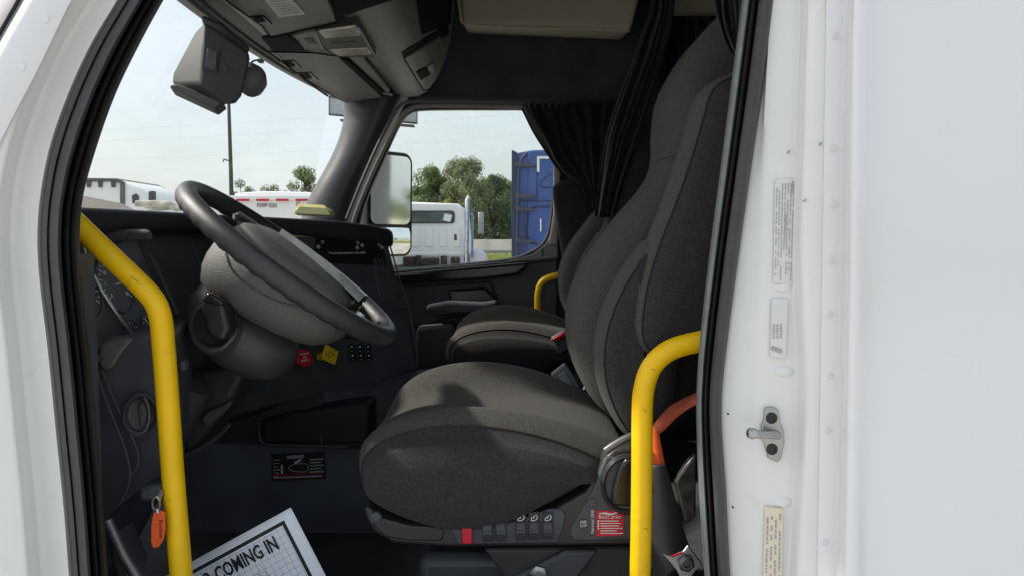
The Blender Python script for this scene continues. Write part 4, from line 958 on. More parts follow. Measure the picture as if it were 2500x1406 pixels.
def make_seat(label, near=True):
    s = thing('driver_seat' if near else 'passenger_seat', label, 'seat', W(-.0, 1.55, -.8), 'cab seats')
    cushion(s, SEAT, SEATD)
    # piped seam where the shade-toned side meets the lit-toned top
    me = [c for c in s.children if c.name.startswith('cushion')][0]; offv = wloc(me)
    ring = [me.data.vertices[8 * 64 + k].co + offv for k in range(64)]
    cc = sum(ring, Vector()) / 64
    obj('seam', MB().tube([cc + (v - cc) * 1.004 + Vector((0, -.001, 0)) for v in ring[58:] + ring[:38]], .0018, 6), SEATD, s)
    # backrest core
    core = [(1775, 58), (1735, 66), (1690, 108), (1645, 175), (1616, 240), (1606, 320), (1603, 400), (1570, 462), (1510, 530), (1440, 625), (1398, 710), (1386, 780), (1392, 860), (1425, 935), (1500, 1000), (1600, 1010), (1680, 900), (1760, 600), (1840, 250), (1850, 100)]
    obj('backrest', pillow(pp(core, 1.62), 1.425, 1.76, .06, n=72, k=7), SEAT, s, smooth=80)
    wing = [(1815, 178), (1770, 188), (1728, 208), (1702, 240), (1685, 300), (1655, 400), (1620, 500), (1585, 590), (1555, 690), (1543, 770), (1543, 815), (1556, 845), (1580, 862), (1680, 855), (1790, 800), (1860, 560), (1885, 280)]
    THREAD = mat('seam thread dark', (.014, .014, .014), .9)
    def padded(nm, outline, Yr, Y0, Y1, r, npt, kk, rows, seamrow):
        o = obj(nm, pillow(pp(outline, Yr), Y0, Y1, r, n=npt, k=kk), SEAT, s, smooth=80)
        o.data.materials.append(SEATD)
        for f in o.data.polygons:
            if f.index < npt * rows or f.index == len(o.data.polygons) - 2: f.material_index = 1  # side face takes the shade tone, front band the lit one
        offv = wloc(o); rg = [o.data.vertices[rows * npt + i].co + offv for i in range(npt)]
        obj('seam', MB().tube([v + Vector((0, -.0006, 0)) for v in rg[seamrow[0]:seamrow[1]]], .0017, 6), THREAD, s)
        return o
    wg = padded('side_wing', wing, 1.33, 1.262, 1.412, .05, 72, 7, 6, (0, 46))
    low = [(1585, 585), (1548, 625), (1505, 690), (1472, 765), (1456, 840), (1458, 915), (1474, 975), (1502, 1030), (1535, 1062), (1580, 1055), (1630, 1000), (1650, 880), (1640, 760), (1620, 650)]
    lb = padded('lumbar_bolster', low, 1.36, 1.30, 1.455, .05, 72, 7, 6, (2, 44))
    wingf = [(1830, 190), (1780, 205), (1735, 240), (1700, 300), (1665, 400), (1600, 490), (1530, 580), (1480, 660), (1452, 760), (1455, 850), (1500, 930), (1600, 900), (1700, 800), (1770, 600), (1840, 320)]
    obj('side_wing', pillow(pp(wingf, 1.62), 1.69, 1.82, .05, n=60, k=6), SEAT, s, smooth=80)
    obj('headrest_seam', MB().tube([P(x, y, Y) for x, y, Y in ((1604, 392, 1.52), (1625, 386, 1.46), (1650, 378, 1.44))], .0014, 6), SEATD, s)
    # base
    obj('suspension', MB().box(W(.02, 1.55, -.70), (.40, .36, .2)), BLACK, s, bevel=.02)
    obj('seat_pan', MB().box(W(-.02, 1.55, -.515), (.46, .42, .05)), BLACK, s, bevel=.01)
    return s
ds = make_seat('charcoal cloth driver seat with side controls in the open doorway')
ps = make_seat('charcoal cloth passenger seat partly hidden behind the driver seat', near=False)
for ch in (ps, ): ch.location = Vector(ch.location) + Vector((.058, 1.21, .03))
# control console on the door side of the driver seat
Yc = 1.296
cons = [(888, 1236), (905, 1240), (925, 1262), (1000, 1280), (1120, 1284), (1250, 1270), (1360, 1240), (1430, 1200), (1462, 1150), (1475, 1120), (1500, 1098), (1545, 1090), (1600, 1090), (1600, 1330), (1100, 1335), (960, 1326), (915, 1300), (895, 1270)]
obj('control_console', MB().prism(pp(cons, Yc), (0, .06, 0)), mat('satin black console', (.034, .031, .032), .42, var=.15, scale=20, bump=.2, bscale=500), ds, bevel=.006, seg=3)
obj('console_inset', MB().prism(pp([(908, 1250), (930, 1264), (1000, 1283), (1075, 1286), (1085, 1300), (1078, 1320), (1000, 1320), (940, 1310), (912, 1285)], Yc - .004), (0, .01, 0)), mat('brown black inset', (.030, .025, .023), .35, bump=.2, bscale=400), ds, bevel=.003)
obj('console_screw', MB().lathe(P(918, 1262, Yc - .006), (0, -1, 0), [(.010, -.004), (.010, .004), (.006, .006), (.001, .006)], 16), DARK, ds)
obj('switch_bay', MB().prism(pp([(1098, 1286), (1250, 1274), (1340, 1243), (1372, 1242), (1382, 1258), (1376, 1290), (1360, 1326), (1118, 1329)], Yc - .003), (0, .01, 0)), BLACK, ds, bevel=.003)
obj('sticker_bay', MB().prism(pp([(1480, 1115), (1462, 1160), (1430, 1230), (1398, 1282), (1390, 1305), (1400, 1320), (1600, 1318), (1600, 1112)], Yc - .003), (0, .01, 0)), BLACK, ds, bevel=.003)
for x, y0, y1, m in ((1127, 1290, 1328, RED), (1177, 1280, 1326, DARK), (1210, 1279, 1325, DARK), (1259, 1277, 1323, DARK), (1291, 1276, 1322, DARK), (1325, 1276, 1321, DARK)):
    s = obj('rocker_switch', MB().prism(pp([(x, y0), (x + 25, y0 - 1), (x + 26, y1), (x + 1, y1)], Yc - .012), (0, .014, 0)), m, ds, bevel=.002)
    if m is DARK:
        ym = (y0 + y1) / 2
        obj('rocker_face', MB().prism([P(x + 2, y0 + 2, Yc - .0125), P(x + 23, y0 + 2, Yc - .0125), P(x + 23, y0 + 15, Yc - .018), P(x + 2, y0 + 15, Yc - .018)], (0, .008, 0)), mat('switch grey', (.05, .052, .06), .35), s, bevel=.001)
        obj('rocker_face', MB().prism([P(x + 2, ym + 6, Yc - .018), P(x + 23, ym + 6, Yc - .018), P(x + 23, y1 - 4, Yc - .0125), P(x + 2, y1 - 4, Yc - .0125)], (0, .008, 0)), mat('switch grey low', (.05, .052, .06), .35), s, bevel=.001)
for x in (1259, 1291, 1325):
    s = obj('switch_plate', MB().prism(pp([(x, 1250), (x + 26, 1249), (x + 26, 1275), (x, 1276)], Yc - .006), (0, .006, 0)), BLACKG, ds, bevel=.001)
    obj('icon', MB().tube(pp([(x + 17, 1256), (x + 21, 1262), (x + 16, 1269), (x + 6, 1270), (x + 8, 1262)], Yc - .0065, 14), .0007, 6), WINK, s)
    obj('icon', MB().tube(pp([(x + 10, 1264), (x + 15, 1258)], Yc - .0065, 4), .0008, 6), WINK, s)
kb = obj('recline_knob', MB().lathe(P(1530, 1180, Yc), (0, -1, 0), [(.056, -.01), (.056, .004), (.050, .010), (.046, .006), (.044, .002), (.001, .002)], 40, U=(0, 0, 1), su=1.0, sv=.85), mat('satin ring black', (.045, .043, .042), .3), ds)
obj('knob_lever', MB().prism(pp([(1492, 1235), (1498, 1190), (1512, 1140), (1530, 1118), (1580, 1118), (1580, 1240)], Yc - .018), (0, .018, 0)), BLACKG, kb, bevel=.006, seg=3)
obj('round_cap', MB().lathe(P(1446, 1228, Yc - .003), (0, -1, 0), [(.009, 0), (.009, .003), (.001, .0045)], 16), DARK, ds)
sk = obj('red_sticker', MB().prism(pp([(1455, 1246), (1512, 1246), (1523, 1256), (1522, 1302), (1515, 1307), (1456, 1309)], Yc - .0045), (0, .001, 0)), RED, ds)
text('lettering', 'BackCycler', WINK, sk, P(1461, 1265, Yc - .0055), (1, 0, 0), (0, 0, 1), .0105, .0001, sx=.85)
for j in range(6):
    L = (44, 50, 46, 54, 40, 56)[j]
    obj('fine_print', MB().prism(pp([(1466, 1270 + j * 6), (1466 + L, 1270 + j * 6), (1466 + L, 1272 + j * 6), (1466, 1272 + j * 6)], Yc - .0052), (0, .0004, 0)), WINK, sk)
    if j < 4: obj('print_dot', MB().lathe(P(1461, 1271 + j * 6, Yc - .005), (0, -1, 0), [(.0017, -.0005), (.0017, .0005)], 8), WINK, sk)
obj('swoosh', MB().tube(pp([(1462, 1253), (1478, 1252), (1492, 1255), (1508, 1249)], Yc - .005, 10), lambda s: .0006 + .0014 * math.sin(math.pi * s), 6), WINK, sk)
text('lettering', 'National 2000', WINK, ds, P(1450, 1302, Yc - .0042), (0, 0, 1), (-1, 0, 0), .0085, .0001, sx=.9)
sk = obj('small_sticker', MB().prism(pp([(1413, 1268), (1434, 1267), (1434, 1288), (1413, 1289)], Yc - .0045), (0, .001, 0)), BLACK, ds)
text('lettering', 'AIR', WINK, sk, P(1416, 1277, Yc - .0052), (1, 0, 0), (0, 0, 1), .008, .0001)
text('lettering', 'SUSP', WINK, sk, P(1416, 1285, Yc - .0052), (1, 0, 0), (0, 0, 1), .0065, .0001, sx=.9)
obj('recliner_link', MB().tube(pp([(1478, 1100), (1500, 1085), (1530, 1068), (1545, 1062)], 1.275, 10), .007, 12), mat('worn lever steel', (.16, .16, .16), .4, metal=.8), ds)
# linkage and brackets under the seat
obj('bracket', MB().prism(pp([(1180, 1340), (1310, 1338), (1545, 1334), (1545, 1500), (1240, 1500), (1225, 1400)], 1.33), (0, .03, 0)), mat('charcoal bracket', (.05, .048, .05), .5), ds, bevel=.006)
obj('bracket', MB().prism(pp([(1235, 1420), (1380, 1345), (1460, 1345), (1420, 1400), (1330, 1500), (1235, 1500)], 1.315), (0, .02, 0)), DARK, ds, bevel=.006)
obj('pivot_bolt', MB().lathe(P(1314, 1398, 1.312), (0, -1, 0), [(.016, 0), (.016, .006), (.009, .008), (.009, .014), (.001, .014)], 6), STEEL, ds)
obj('slide_rail', MB().prism(pp([(1046, 1390), (1150, 1390), (1150, 1398), (1046, 1398)], 1.42), (0, .03, 0)), STEEL, ds, bevel=.002)
obj('slide_rail', MB().prism(pp([(1046, 1400), (1160, 1400), (1160, 1440), (1046, 1440)], 1.425), (0, .05, 0)), BLACK, ds, bevel=.002)
# passenger armrest folded up
obj('armrest', pillow(pp([(1350, 470), (1358, 450), (1378, 442), (1430, 444), (1446, 470), (1440, 540), (1410, 610), (1382, 640), (1372, 620)], 2.98), 2.94, 3.03, .02, n=40), SEATD, ps, smooth=80)
# ------------------------------------------------------------------ belts and buckles
b = thing('seat_belt', 'driver seat belt with an orange end in a black sleeve', 'seat belt', P(1650, 1370, 1.25))
def ribbon(pl, pr, n=30, th=.003):
    a = cr([P(*q) for q in pl], n); c = cr([P(*q) for q in pr], n)
    return MB().grid([[x, y] for x, y in zip(a, c)])
obj('orange_webbing', ribbon([(1720, 952, 1.20), (1690, 964, 1.22), (1640, 990, 1.25), (1605, 1025, 1.27), (1590, 1050, 1.275)], [(1720, 985, 1.19), (1692, 990, 1.20), (1655, 1015, 1.22), (1625, 1045, 1.245), (1612, 1058, 1.265)]), mat('faded red orange webbing', (.36, .07, .035), .75, var=.1, scale=40, bump=.3, bscale=500), b, solid=.003, label='faded red orange upper run of the belt')
obj('orange_webbing', ribbon([(1590, 1042, 1.275), (1588, 1080, 1.27), (1588, 1136, 1.265)], [(1607, 1042, 1.268), (1614, 1085, 1.262), (1624, 1134, 1.258)]), ORANGE, b, solid=.003)
obj('belt_sleeve', ribbon([(1585, 1134, 1.262), (1586, 1240, 1.262), (1590, 1350, 1.262), (1592, 1440, 1.262)], [(1625, 1133, 1.255), (1650, 1220, 1.255), (1672, 1300, 1.255), (1690, 1350, 1.25)]), mat('black belt sleeve', (.03, .03, .033), .6, bump=.3, bscale=400), b, solid=.006)
an = obj('anchor_plate', MB().prism(pp([(1620, 1353), (1640, 1358), (1668, 1346), (1680, 1330), (1712, 1372), (1716, 1382), (1700, 1392), (1690, 1406), (1662, 1412), (1650, 1390)], 1.215), (.0, .006, 0)), STEEL, b, bevel=.0015)
obj('bolt', MB().lathe(P(1675, 1374, 1.212), (0, -1, 0), [(.014, -.002), (.014, .005), (.010, .008), (.006, .008), (.0055, .003), (.001, .003)], 6), mat('bolt steel', (.12, .12, .12), .4, metal=.8), an)
obj('red_edge', MB().prism(pp([(1640, 1356), (1668, 1346), (1668, 1350), (1640, 1361)], 1.213), (0, .002, 0)), RED, an)
obj('trim_flap', MB().prism(pp([(1648, 1178), (1672, 1140), (1700, 1105), (1700, 1260), (1676, 1280)], 1.24), (0, .02, 0)), mat('worn black trim', (.05, .047, .042), .3, var=.6, scale=60), b, bevel=.004)
b = thing('belt_buckle', 'dark grey belt buckle standing beside the driver cushion', 'belt buckle', P(1390, 930, 1.74))
obj('housing', MB().prism(pp([(1345, 915), (1380, 888), (1388, 896), (1420, 948), (1390, 960), (1372, 956)], 1.72), (0, .03, 0)), mat('buckle grey', (.10, .115, .125), .45), b, bevel=.004, seg=3)
obj('face_plate', MB().prism(pp([(1362, 916), (1380, 904), (1400, 940), (1385, 948)], 1.716), (0, .006, 0)), mat('buckle face', (.15, .17, .18), .4), b, bevel=.002)
obj('stem', MB().tube(pp([(1400, 960), (1420, 955), (1430, 942)], 1.73, 8), .005, 8), SILVER, b)
b = thing('belt_buckle', 'passenger belt buckle with a red button in a pale rim', 'belt buckle', P(1365, 825, 2.55))
obj('button', MB().prism(pp([(1347, 830), (1352, 824), (1374, 812), (1381, 814), (1377, 822), (1352, 835)], 2.46), (0, .02, 0)), RED, b, bevel=.003)
obj('rim', MB().tube(pp([(1346, 832), (1351, 822), (1374, 810), (1382, 813)], 2.455, 12), .003, 8), SILVER, b)
obj('housing', MB().prism(pp([(1350, 832), (1382, 815), (1392, 850), (1365, 865)], 2.48), (0, .03, 0)), BLACK, b, bevel=.004)

# ------------------------------------------------------------------ curtains
def curtain(name, lab, tops, m=CURT, folds=8, amp=.03, Yb=2.95, n=50, w_=64, hem=None, seed=1):
    (L, Rr) = tops; rnd = random.Random(seed)
    La = cr([Vector((a, b, 0)) for a, b in L], n); Ra = cr([Vector((a, b, 0)) for a, b in Rr], n)
    ph = [rnd.uniform(-.6, .6) for _ in range(w_)]
    mb = MB(); rings = []
    for i in range(n):
        row = []
        for k in range(w_):
            s = k / (w_ - 1); wob = .016 * math.sin(i * .13 + s * 9) + .010 * math.sin(i * .31 + s * 17 + seed)
            ss = s + wob
            q = La[i].lerp(Ra[i], ss); f = (.65 + .35 * math.sin(s * 7.3 + seed + i * .06)) * math.sin(2 * math.pi * folds * s + 1.5 * math.sin(s * 8.7 + seed * 1.7 + i * .05)) + .22 * math.sin(2 * math.pi * folds * 2.3 * s + i * .03)
            row.append(P(q.x, q.y, Yb + amp * f))
        rings.append(row)
    t = thing(name, lab, 'curtain', P(L[0][0], L[0][1], Yb), 'black sleeper curtains')
    obj('cloth', mb.grid(rings), m, t, smooth=75, solid=.002)
    return t
c1 = curtain('window_curtain', 'black gathered curtain drawn back beside the far side window', ([(1262, 252), (1275, 280), (1308, 338), (1345, 395), (1380, 430), (1405, 448), (1425, 490), (1440, 552)], [(1530, 248), (1520, 300), (1505, 370), (1492, 410), (1482, 440), (1475, 460), (1470, 500), (1462, 552)]), folds=7, amp=.028, Yb=2.93)
mb = MB()
for i in range(7):
    obj('hook', MB().tube(pp([(1275 + i * 17, 262), (1272 + i * 17, 254), (1280 + i * 17, 252)], 2.89), .0018, 6), DULL, c1)
c2 = curtain('sleeper_curtain', 'long black sleeper curtain hanging from the roof behind the seats', ([(1588, -60), (1586, 20), (1560, 90), (1542, 150), (1508, 240), (1480, 330), (1466, 420), (1452, 530)], [(1650, -60), (1645, 40), (1625, 130), (1598, 210), (1570, 300), (1540, 380), (1512, 460), (1496, 532)]), folds=4, amp=.035, Yb=2.5, seed=4)
c3 = curtain('sleeper_curtain', 'grey black curtain gathered at the top of the near door post', ([(1738, -60), (1744, 10), (1756, 60), (1775, 110), (1800, 150), (1820, 170)], [(1840, -60), (1835, 10), (1832, 60), (1830, 110), (1828, 150), (1828, 172)]), m=mat('dark grey curtain', (.03, .031, .034), .85, bump=.3, bscale=250), folds=3, amp=.02, Yb=1.24, seed=6)
c4 = curtain('sleeper_curtain', 'black curtain hanging behind the passenger headrest', ([(1600, 40), (1596, 200), (1592, 400), (1590, 620)], [(1800, 40), (1800, 200), (1800, 400), (1800, 620)]), folds=7, amp=.03, Yb=2.75, seed=8)

# ------------------------------------------------------------------ roof console
oc = thing('roof_console', 'grey overhead console with storage lids and a dome lamp', 'overhead console', W(-.5, 2.0, .6))
def sect(pts, y0, y1, m, nm, **k):
    return obj(nm, MB().prism([W(x, y0, z) for x, z in pts], (0, y1 - y0, 0)), m, oc, **k)
sect([(-.70, .60), (-.685, .565), (-.655, .552), (-.50, .560), (-.475, .585), (-.48, .70), (-.70, .72)], 1.13, 2.93, CONS, 'lid_housing', bevel=.008, seg=3)
bul = [(-.475, .60), (-.455, .575), (-.41, .560), (-.37, .563), (-.33, .585), (-.295, .63), (-.262, .70), (-.24, .78), (-.225, .90), (-.22, 1.21), (-.50, 1.21), (-.50, .62)]
sect(bul, 1.13, 2.93, CONS, 'bulge', smooth=60)
def bow(y): t = abs((y - 2.05) / 1.0); return -.81 + .10 * t ** 2.2
rg = []
for k in range(31):
    y = 1.12 + k * (3.06 - 1.12) / 30; xb = bow(y)
    rg.append([W(xb - .03, y, .72), W(xb - .03, y, .61), W(xb - .012, y, .585), W(xb + .006, y, .574), W(xb + .03, y, .572), W(xb + .034, y, .580), W(-.70, y, .580), W(-.66, y, .60), W(-.66, y, .72)])
obj('header_rail', MB().grid(rg, True, True), mat('header grey', (.12, .12, .11), .5, bump=.3, bscale=400), oc, smooth=40)
wallx = [(-.50, .72), (-.22, 1.21), (-.72, 1.21), (-.72, .70)]
sect(wallx, 1.13, 2.95, CONS, 'shelf')
# surfaces on the console underside: plane helpers
def onz(px, py, z, x_off=0):
    d = P(px, py, 1.0) - Vector((0, 0, CZ)); t = z / d.z; return Vector((0, 0, CZ)) + d * t
def underprism(pts, z, th=.006): return MB().prism([onz(x, y, z) for x, y in pts], (0, 0, th))
# separate lids
ld = obj('lid', underprism([(655, 128), (770, 130), (822, 138), (938, 238), (850, 250), (822, 238), (740, 190)], .5475, .012), CONS, oc, bevel=.003)
ld2 = obj('lid', underprism([(540, -20), (790, -30), (822, 55), (660, 92), (640, 62), (560, 5)], .543, .014), CONS, oc, bevel=.004)
obj('slot_shade', underprism([(640, 96), (694, 84), (722, 100), (742, 124), (668, 127)], .5415, .008), VOID, oc)  # thin black plate, the recess darkness is only its colour
obj('slot_shade', underprism([(826, 141), (850, 150), (950, 238), (934, 240)], .5465, .01), VOID, oc)
obj('slot_shade', underprism([(806, -40), (985, -40), (975, -4), (900, 20), (840, 40), (826, 52)], .541, .008), VOID, oc)  # flat black plate painting the shadow between lid and bulge
for pts in ([(540, -10), (560, 8), (640, 64), (662, 94), (740, 74), (823, 56), (818, 30), (792, -20)], [(655, 127), (742, 192), (822, 240), (850, 252)], [(655, 127), (770, 130), (824, 138)]):
    obj('lid_edge', MB().tube([onz(x, y, .5415) for x, y in pts], .0022, 6), VOID, oc)
for x, y, L in ((705, 158, ld), (746, 187, ld), (632, 50, ld2)):
    r = obj('latch_recess', underprism([(x - 26, y - 6), (x + 12, y - 9), (x + 30, y + 8), (x + 2, y + 11)], .5405 if L is ld2 else .545, .004), mat('latch surround', (.10, .10, .09), .4), L, bevel=.001)
    obj('latch', underprism([(x - 14, y - 3), (x + 6, y - 5), (x + 16, y + 5), (x - 2, y + 7)], .538 if L is ld2 else .5425, .004), VOID, L)
    obj('latch_rim', MB().tube([onz(a_, b_, .538) for a_, b_ in ((x - 24, y - 8), (x + 12, y - 10), (x + 31, y + 8))], .0018, 6), VOID, L)
sk = obj('paper_label', underprism([(640, -6), (700, -14), (746, 36), (682, 44)], .5415, .001), LABELW, ld2)
for j in range(7):
    a, b_ = (648 + j * 0 + j * 6, 0 + j * 6), (700 + j * 6, -6 + j * 6)
    obj('fine_print', underprism([a, (b_[0] - 4, b_[1]), (b_[0] - 2, b_[1] + 1.6), (a[0] + 2, a[1] + 1.8)], .5405, .0005), INKG, sk)
# dome lamp on the bulge
def onbulge(px, py, lift=.002):
    o = Vector((0, 0, CZ)); d = (P(px, py, 1.0) - o).normalized(); best = None
    for (x0, z0), (x1, z1) in zip(bul[:9], bul[1:10]):
        p0 = W(x0, 0, z0); e = Vector((x1 - x0, 0, z1 - z0)); nrm = Vector((e.z, 0, -e.x)).normalized()
        den = d.dot(nrm)
        if abs(den) < 1e-6: continue
        t = (p0 - o).dot(nrm) / den; h = o + d * t; s = (h - p0).dot(e) / e.length_squared
        if t > 0 and -.02 <= s <= 1.02 and (best is None or t < best[0]): best = (t, h, nrm)
    if best is None: return P(px, py, 2.0)
    t, h, nrm = best
    if nrm.dot(d) > 0: nrm = -nrm
    return h + nrm * lift
def bulgeprism(pts, lift, th=.006):
    q = [onbulge(x, y, lift) for x, y in pts]; d = (q[0] - Vector((0, 0, CZ))).normalized(); return MB().prism(q, Vector((-.15, 0, .9)).normalized() * th)
lamp = obj('dome_lamp', underprism([(768, 78), (874, 64), (918, 137), (826, 140), (788, 120)], .537, .03), mat('lamp body', (.06, .06, .055), .4), oc, bevel=.002)
obj('lamp_frame', MB().tube([onz(x, y, .5365) for x, y in ((770, 79), (874, 66), (916, 137), (827, 139), (789, 119), (770, 79))], .0028, 8), mat('lamp frame', (.22, .21, .19), .35), lamp)
obj('lens', underprism([(779, 79), (868, 67), (882, 88), (792, 95)], .5335, .006), LENS, lamp, bevel=.0015)
obj('lens', underprism([(804, 124), (897, 120), (908, 135), (827, 138)], .5335, .006), LENS, lamp, bevel=.0015)
obj('lamp_slot', underprism([(808, 106), (868, 103), (871, 109), (811, 111)], .5358, .003), BLACK, lamp)
obj('lamp_surround', underprism([(700, 92), (770, 76), (830, 142), (822, 143), (770, 132), (735, 118)], .545, .02), CONS, oc, bevel=.003)
obj('map_button', underprism([(742, 96), (762, 94), (772, 108), (754, 108)], .5435, .004), DARK, oc, bevel=.001)
def bulgepatch(c, lift, th, n=9):
    a, b_, d_, e_ = [Vector((x, y, 0)) for x, y in c]
    top = [[onbulge(*(a.lerp(b_, i / n).lerp(e_.lerp(d_, i / n), j / n)).xy, lift) for i in range(n + 1)] for j in range(n + 1)]
    m = MB().grid(top); low = [[v + Vector((-.2, 0, .98)) * th for v in (r_)] for r_ in top]; m.grid(low)
    edge = lambda G: G[0] + [r_[-1] for r_ in G[1:]] + G[-1][-2::-1] + [r_[0] for r_ in G[-2:0:-1]]
    m.grid([edge(top), edge(low)], True); return m
obj('bin_shade', bulgepatch([(1004, -60), (1108, -60), (1098, 60), (1028, 84)], .003, .012), VOID, oc, smooth=60)  # black patch on the surface, the dark of an open bin painted
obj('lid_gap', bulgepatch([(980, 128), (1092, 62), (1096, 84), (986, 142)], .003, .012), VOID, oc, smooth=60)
# end lid on the bulge
el = obj('end_lid', bulgepatch([(986, 140), (1072, 92), (1062, 190), (1032, 216)], .007, .012), CONS, oc, smooth=60)
obj('latch', bulgepatch([(1013, 172), (1036, 160), (1046, 178), (1024, 190)], .011, .006, 4), VOID, el)
obj('lid_edge', MB().tube([onbulge(x, y, .010) for x, y in ((984, 140), (1008, 178), (1031, 217), (1044, 214), (1064, 188))], .0022, 6), VOID, el)
obj('latch_tab', bulgepatch([(1036, 160), (1050, 152), (1056, 166), (1045, 176)], .012, .006, 4), SILVER, el)
obj('clip', MB().tube(pp([(935, 228), (958, 232)], 2.6), .004, 8), SILVER, oc)
obj('visor_hinge', MB().tube([onz(x, y, .552) for x, y in ((655, 128), (720, 180), (800, 235))], .004, 8), DARK, oc)
obj('bump_trim', MB().tube([W(bow(y) + .05, y, .579) for y in [1.15 + .15 * k for k in range(12)]], .006, 10), DARK, oc)

# ------------------------------------------------------------------ windshield camera unit
cu = thing('camera_unit', 'dark camera housing hanging behind the windshield from the header', 'camera housing', P(520, 60, 1.85))
Yk = 1.85
body = MB()
f1 = [P(x, y, Yk + .03) for x, y in ((498, 62), (604, 130), (606, 150), (590, 235), (578, 255), (560, 258), (502, 210), (510, 160))]
f0 = [P(x, y, Yk - .035) for x, y in ((500, 78), (600, 140), (600, 156), (586, 232), (574, 250), (560, 252), (512, 214), (516, 165))]
CAMM = mat('camera charcoal', (.034, .035, .036), .6, bump=.3, bscale=500)
fr = ((499, 52), (607, 128), (610, 146), (590, 236), (577, 252), (562, 256), (489, 205), (494, 130))
bk = ((478, 78), (600, 118), (604, 140), (570, 236), (550, 252), (530, 258), (419, 206), (421, 182))
obj('shell', MB().grid([[P(x, y, Yk - .06) for x, y in fr], [P(x, y, Yk + .05) for x, y in bk]], True, True), CAMM, cu, bevel=.007, seg=3, smooth=30)
obj('base_plate', MB().prism([P(x, y, Yk - .02) for x, y in ((416, 206), (436, 206), (548, 250), (526, 267), (414, 215))], (-.02, .07, -.004)), mat('camera edge', (.09, .09, .08), .6), cu, bevel=.004)
obj('face_plate', MB().prism([P(x, y, Yk - .0625) for x, y in ((500, 60), (602, 132), (602, 146), (562, 126), (537, 122), (530, 178), (492, 170), (497, 128))], (0, .004, 0)), mat('camera dark', (.028, .030, .038), .6, bump=.3, bscale=500), cu, bevel=.001)
obj('lens_window', MB().prism([P(x, y, Yk - .0645) for x, y in ((506, 118), (530, 128), (526, 174), (500, 164))], (0, .004, 0)), BLACK, cu, bevel=.001)
obj('mark', MB().tube([P(x, y, Yk - .0625) for x, y in ((546, 160), (556, 168), (550, 174))], .0015, 6), BLACK, cu)
obj('bracket', MB().prism([P(x, y, Yk - .0) for x, y in ((490, 40), (540, 60), (610, 122), (600, 140), (500, 80))], (-.02, .06, .02)), DARK, cu, bevel=.005)
m_ = thing('spot_mirror', 'small grey round mirror back beside the camera housing', 'mirror', P(618, 190, 1.95))
obj('shell', MB().lathe(P(609, 196, 1.93), Vector((.80, -.45, .32)), [(.002, .046), (.022, .039), (.038, .022), (.044, .0), (.042, -.012), (.002, -.014)], 32, U=Vector((-.35, 0, .9)), su=1.0, sv=1.0), mat('grey mirror shell', (.17, .17, .175), .5, bump=.2, bscale=400), m_, smooth=60)
obj('wire_arm', MB().tube(pp([(612, 158), (618, 150), (630, 148), (640, 152)], 1.93, 10), .0025, 6), BLACK, m_)
# small latches along the header
for x, y in ((545, 78), (556, 90), (636, 150)):
    obj('header_clip', MB().box(P(x, y, 1.88), (.012, .02, .008)), CONS, oc, bevel=.002)

# ------------------------------------------------------------------ wing mirror outside the far window
wm = thing('wing_mirror', 'tall black framed wing mirror outside the far side window', 'wing mirror', P(950, 620, 3.55))
mn = Vector((.743, -.669, -.026)).normalized(); mx = Vector((mn.y, -mn.x, 0)).normalized()
if mx.x < 0: mx = -mx
mzv = mn.cross(mx)
if mzv.z < 0: mzv = -mzv
mc = P(950, 500, 3.62)
def mp(a, z, l=0): return mc + mx * a + mzv * z + mn * l
def rrect(x0, z0, x1, z1, r, l, sx=0):
    out = []
    for cx, cz, a0 in ((x1 - r, z1 - r, 0), (x0 + r, z1 - r, 90), (x0 + r, z0 + r, 180), (x1 - r, z0 + r, 270)):
        for q in range(6):
            a = R(a0 + q * 18); out.append(mp(cx + r * math.cos(a), cz + r * math.sin(a), l))
    return out
H0, H1 = P(950, 628, 3.62).z - mc.z, P(950, 370, 3.62).z - mc.z
Wd = .142
hs = MB().grid([rrect(-Wd + .03, H0 + .03, Wd - .03, H1 - .03, .04, -.10), rrect(-Wd + .008, H0 + .008, Wd - .008, H1 - .008, .05, -.05), rrect(-Wd, H0, Wd, H1, .05, 0), rrect(-Wd + .004, H0 + .004, Wd - .004, H1 - .004, .05, .008), rrect(-Wd + .012, H0 + .012, Wd - .012, H1 - .012, .045, .008), rrect(-Wd + .012, H0 + .012, Wd - .012, H1 - .012, .045, -.002)], True, True)
obj('housing', hs, BLACKG, wm, smooth=50)
zs = P(950, 552, 3.62).z - mc.z
obj('mirror_glass', MB().prism(rrect(-Wd + .022, zs + .008, Wd - .018, H1 - .020, .035, .0095), mn * .003), MIRROR, wm, smooth=0)
cx = MB(); N1 = 10; rows = []
for j in range(N1 + 1):
    z = H0 + .014 + (zs - .008 - H0 - .014) * j / N1
    rows.append([mp(-Wd + .014 + (2 * Wd - .028) * k / N1, z, .002 + .010 * (1 - ((k / N1 - .5) * 2) ** 2) * 1 + .008 * (1 - ((j / N1 - .5) * 2) ** 2)) for k in range(N1 + 1)])
obj('convex_glass', MB().grid(rows), MIRROR, wm, smooth=80)
obj('divider', MB().prism([mp(-Wd + .01, zs - .008, 0), mp(Wd - .01, zs - .008, 0), mp(Wd - .01, zs + .006, 0), mp(-Wd + .01, zs + .006, 0)], mn * .010), BLACKG, wm)
obj('mirror_arm', MB().tube([mp(0, H0 + .05, -.06), mp(-.1, H0 - .15, -.02), W(-1.0, 3.32, -.35)], .022, 10), BLACK, wm)

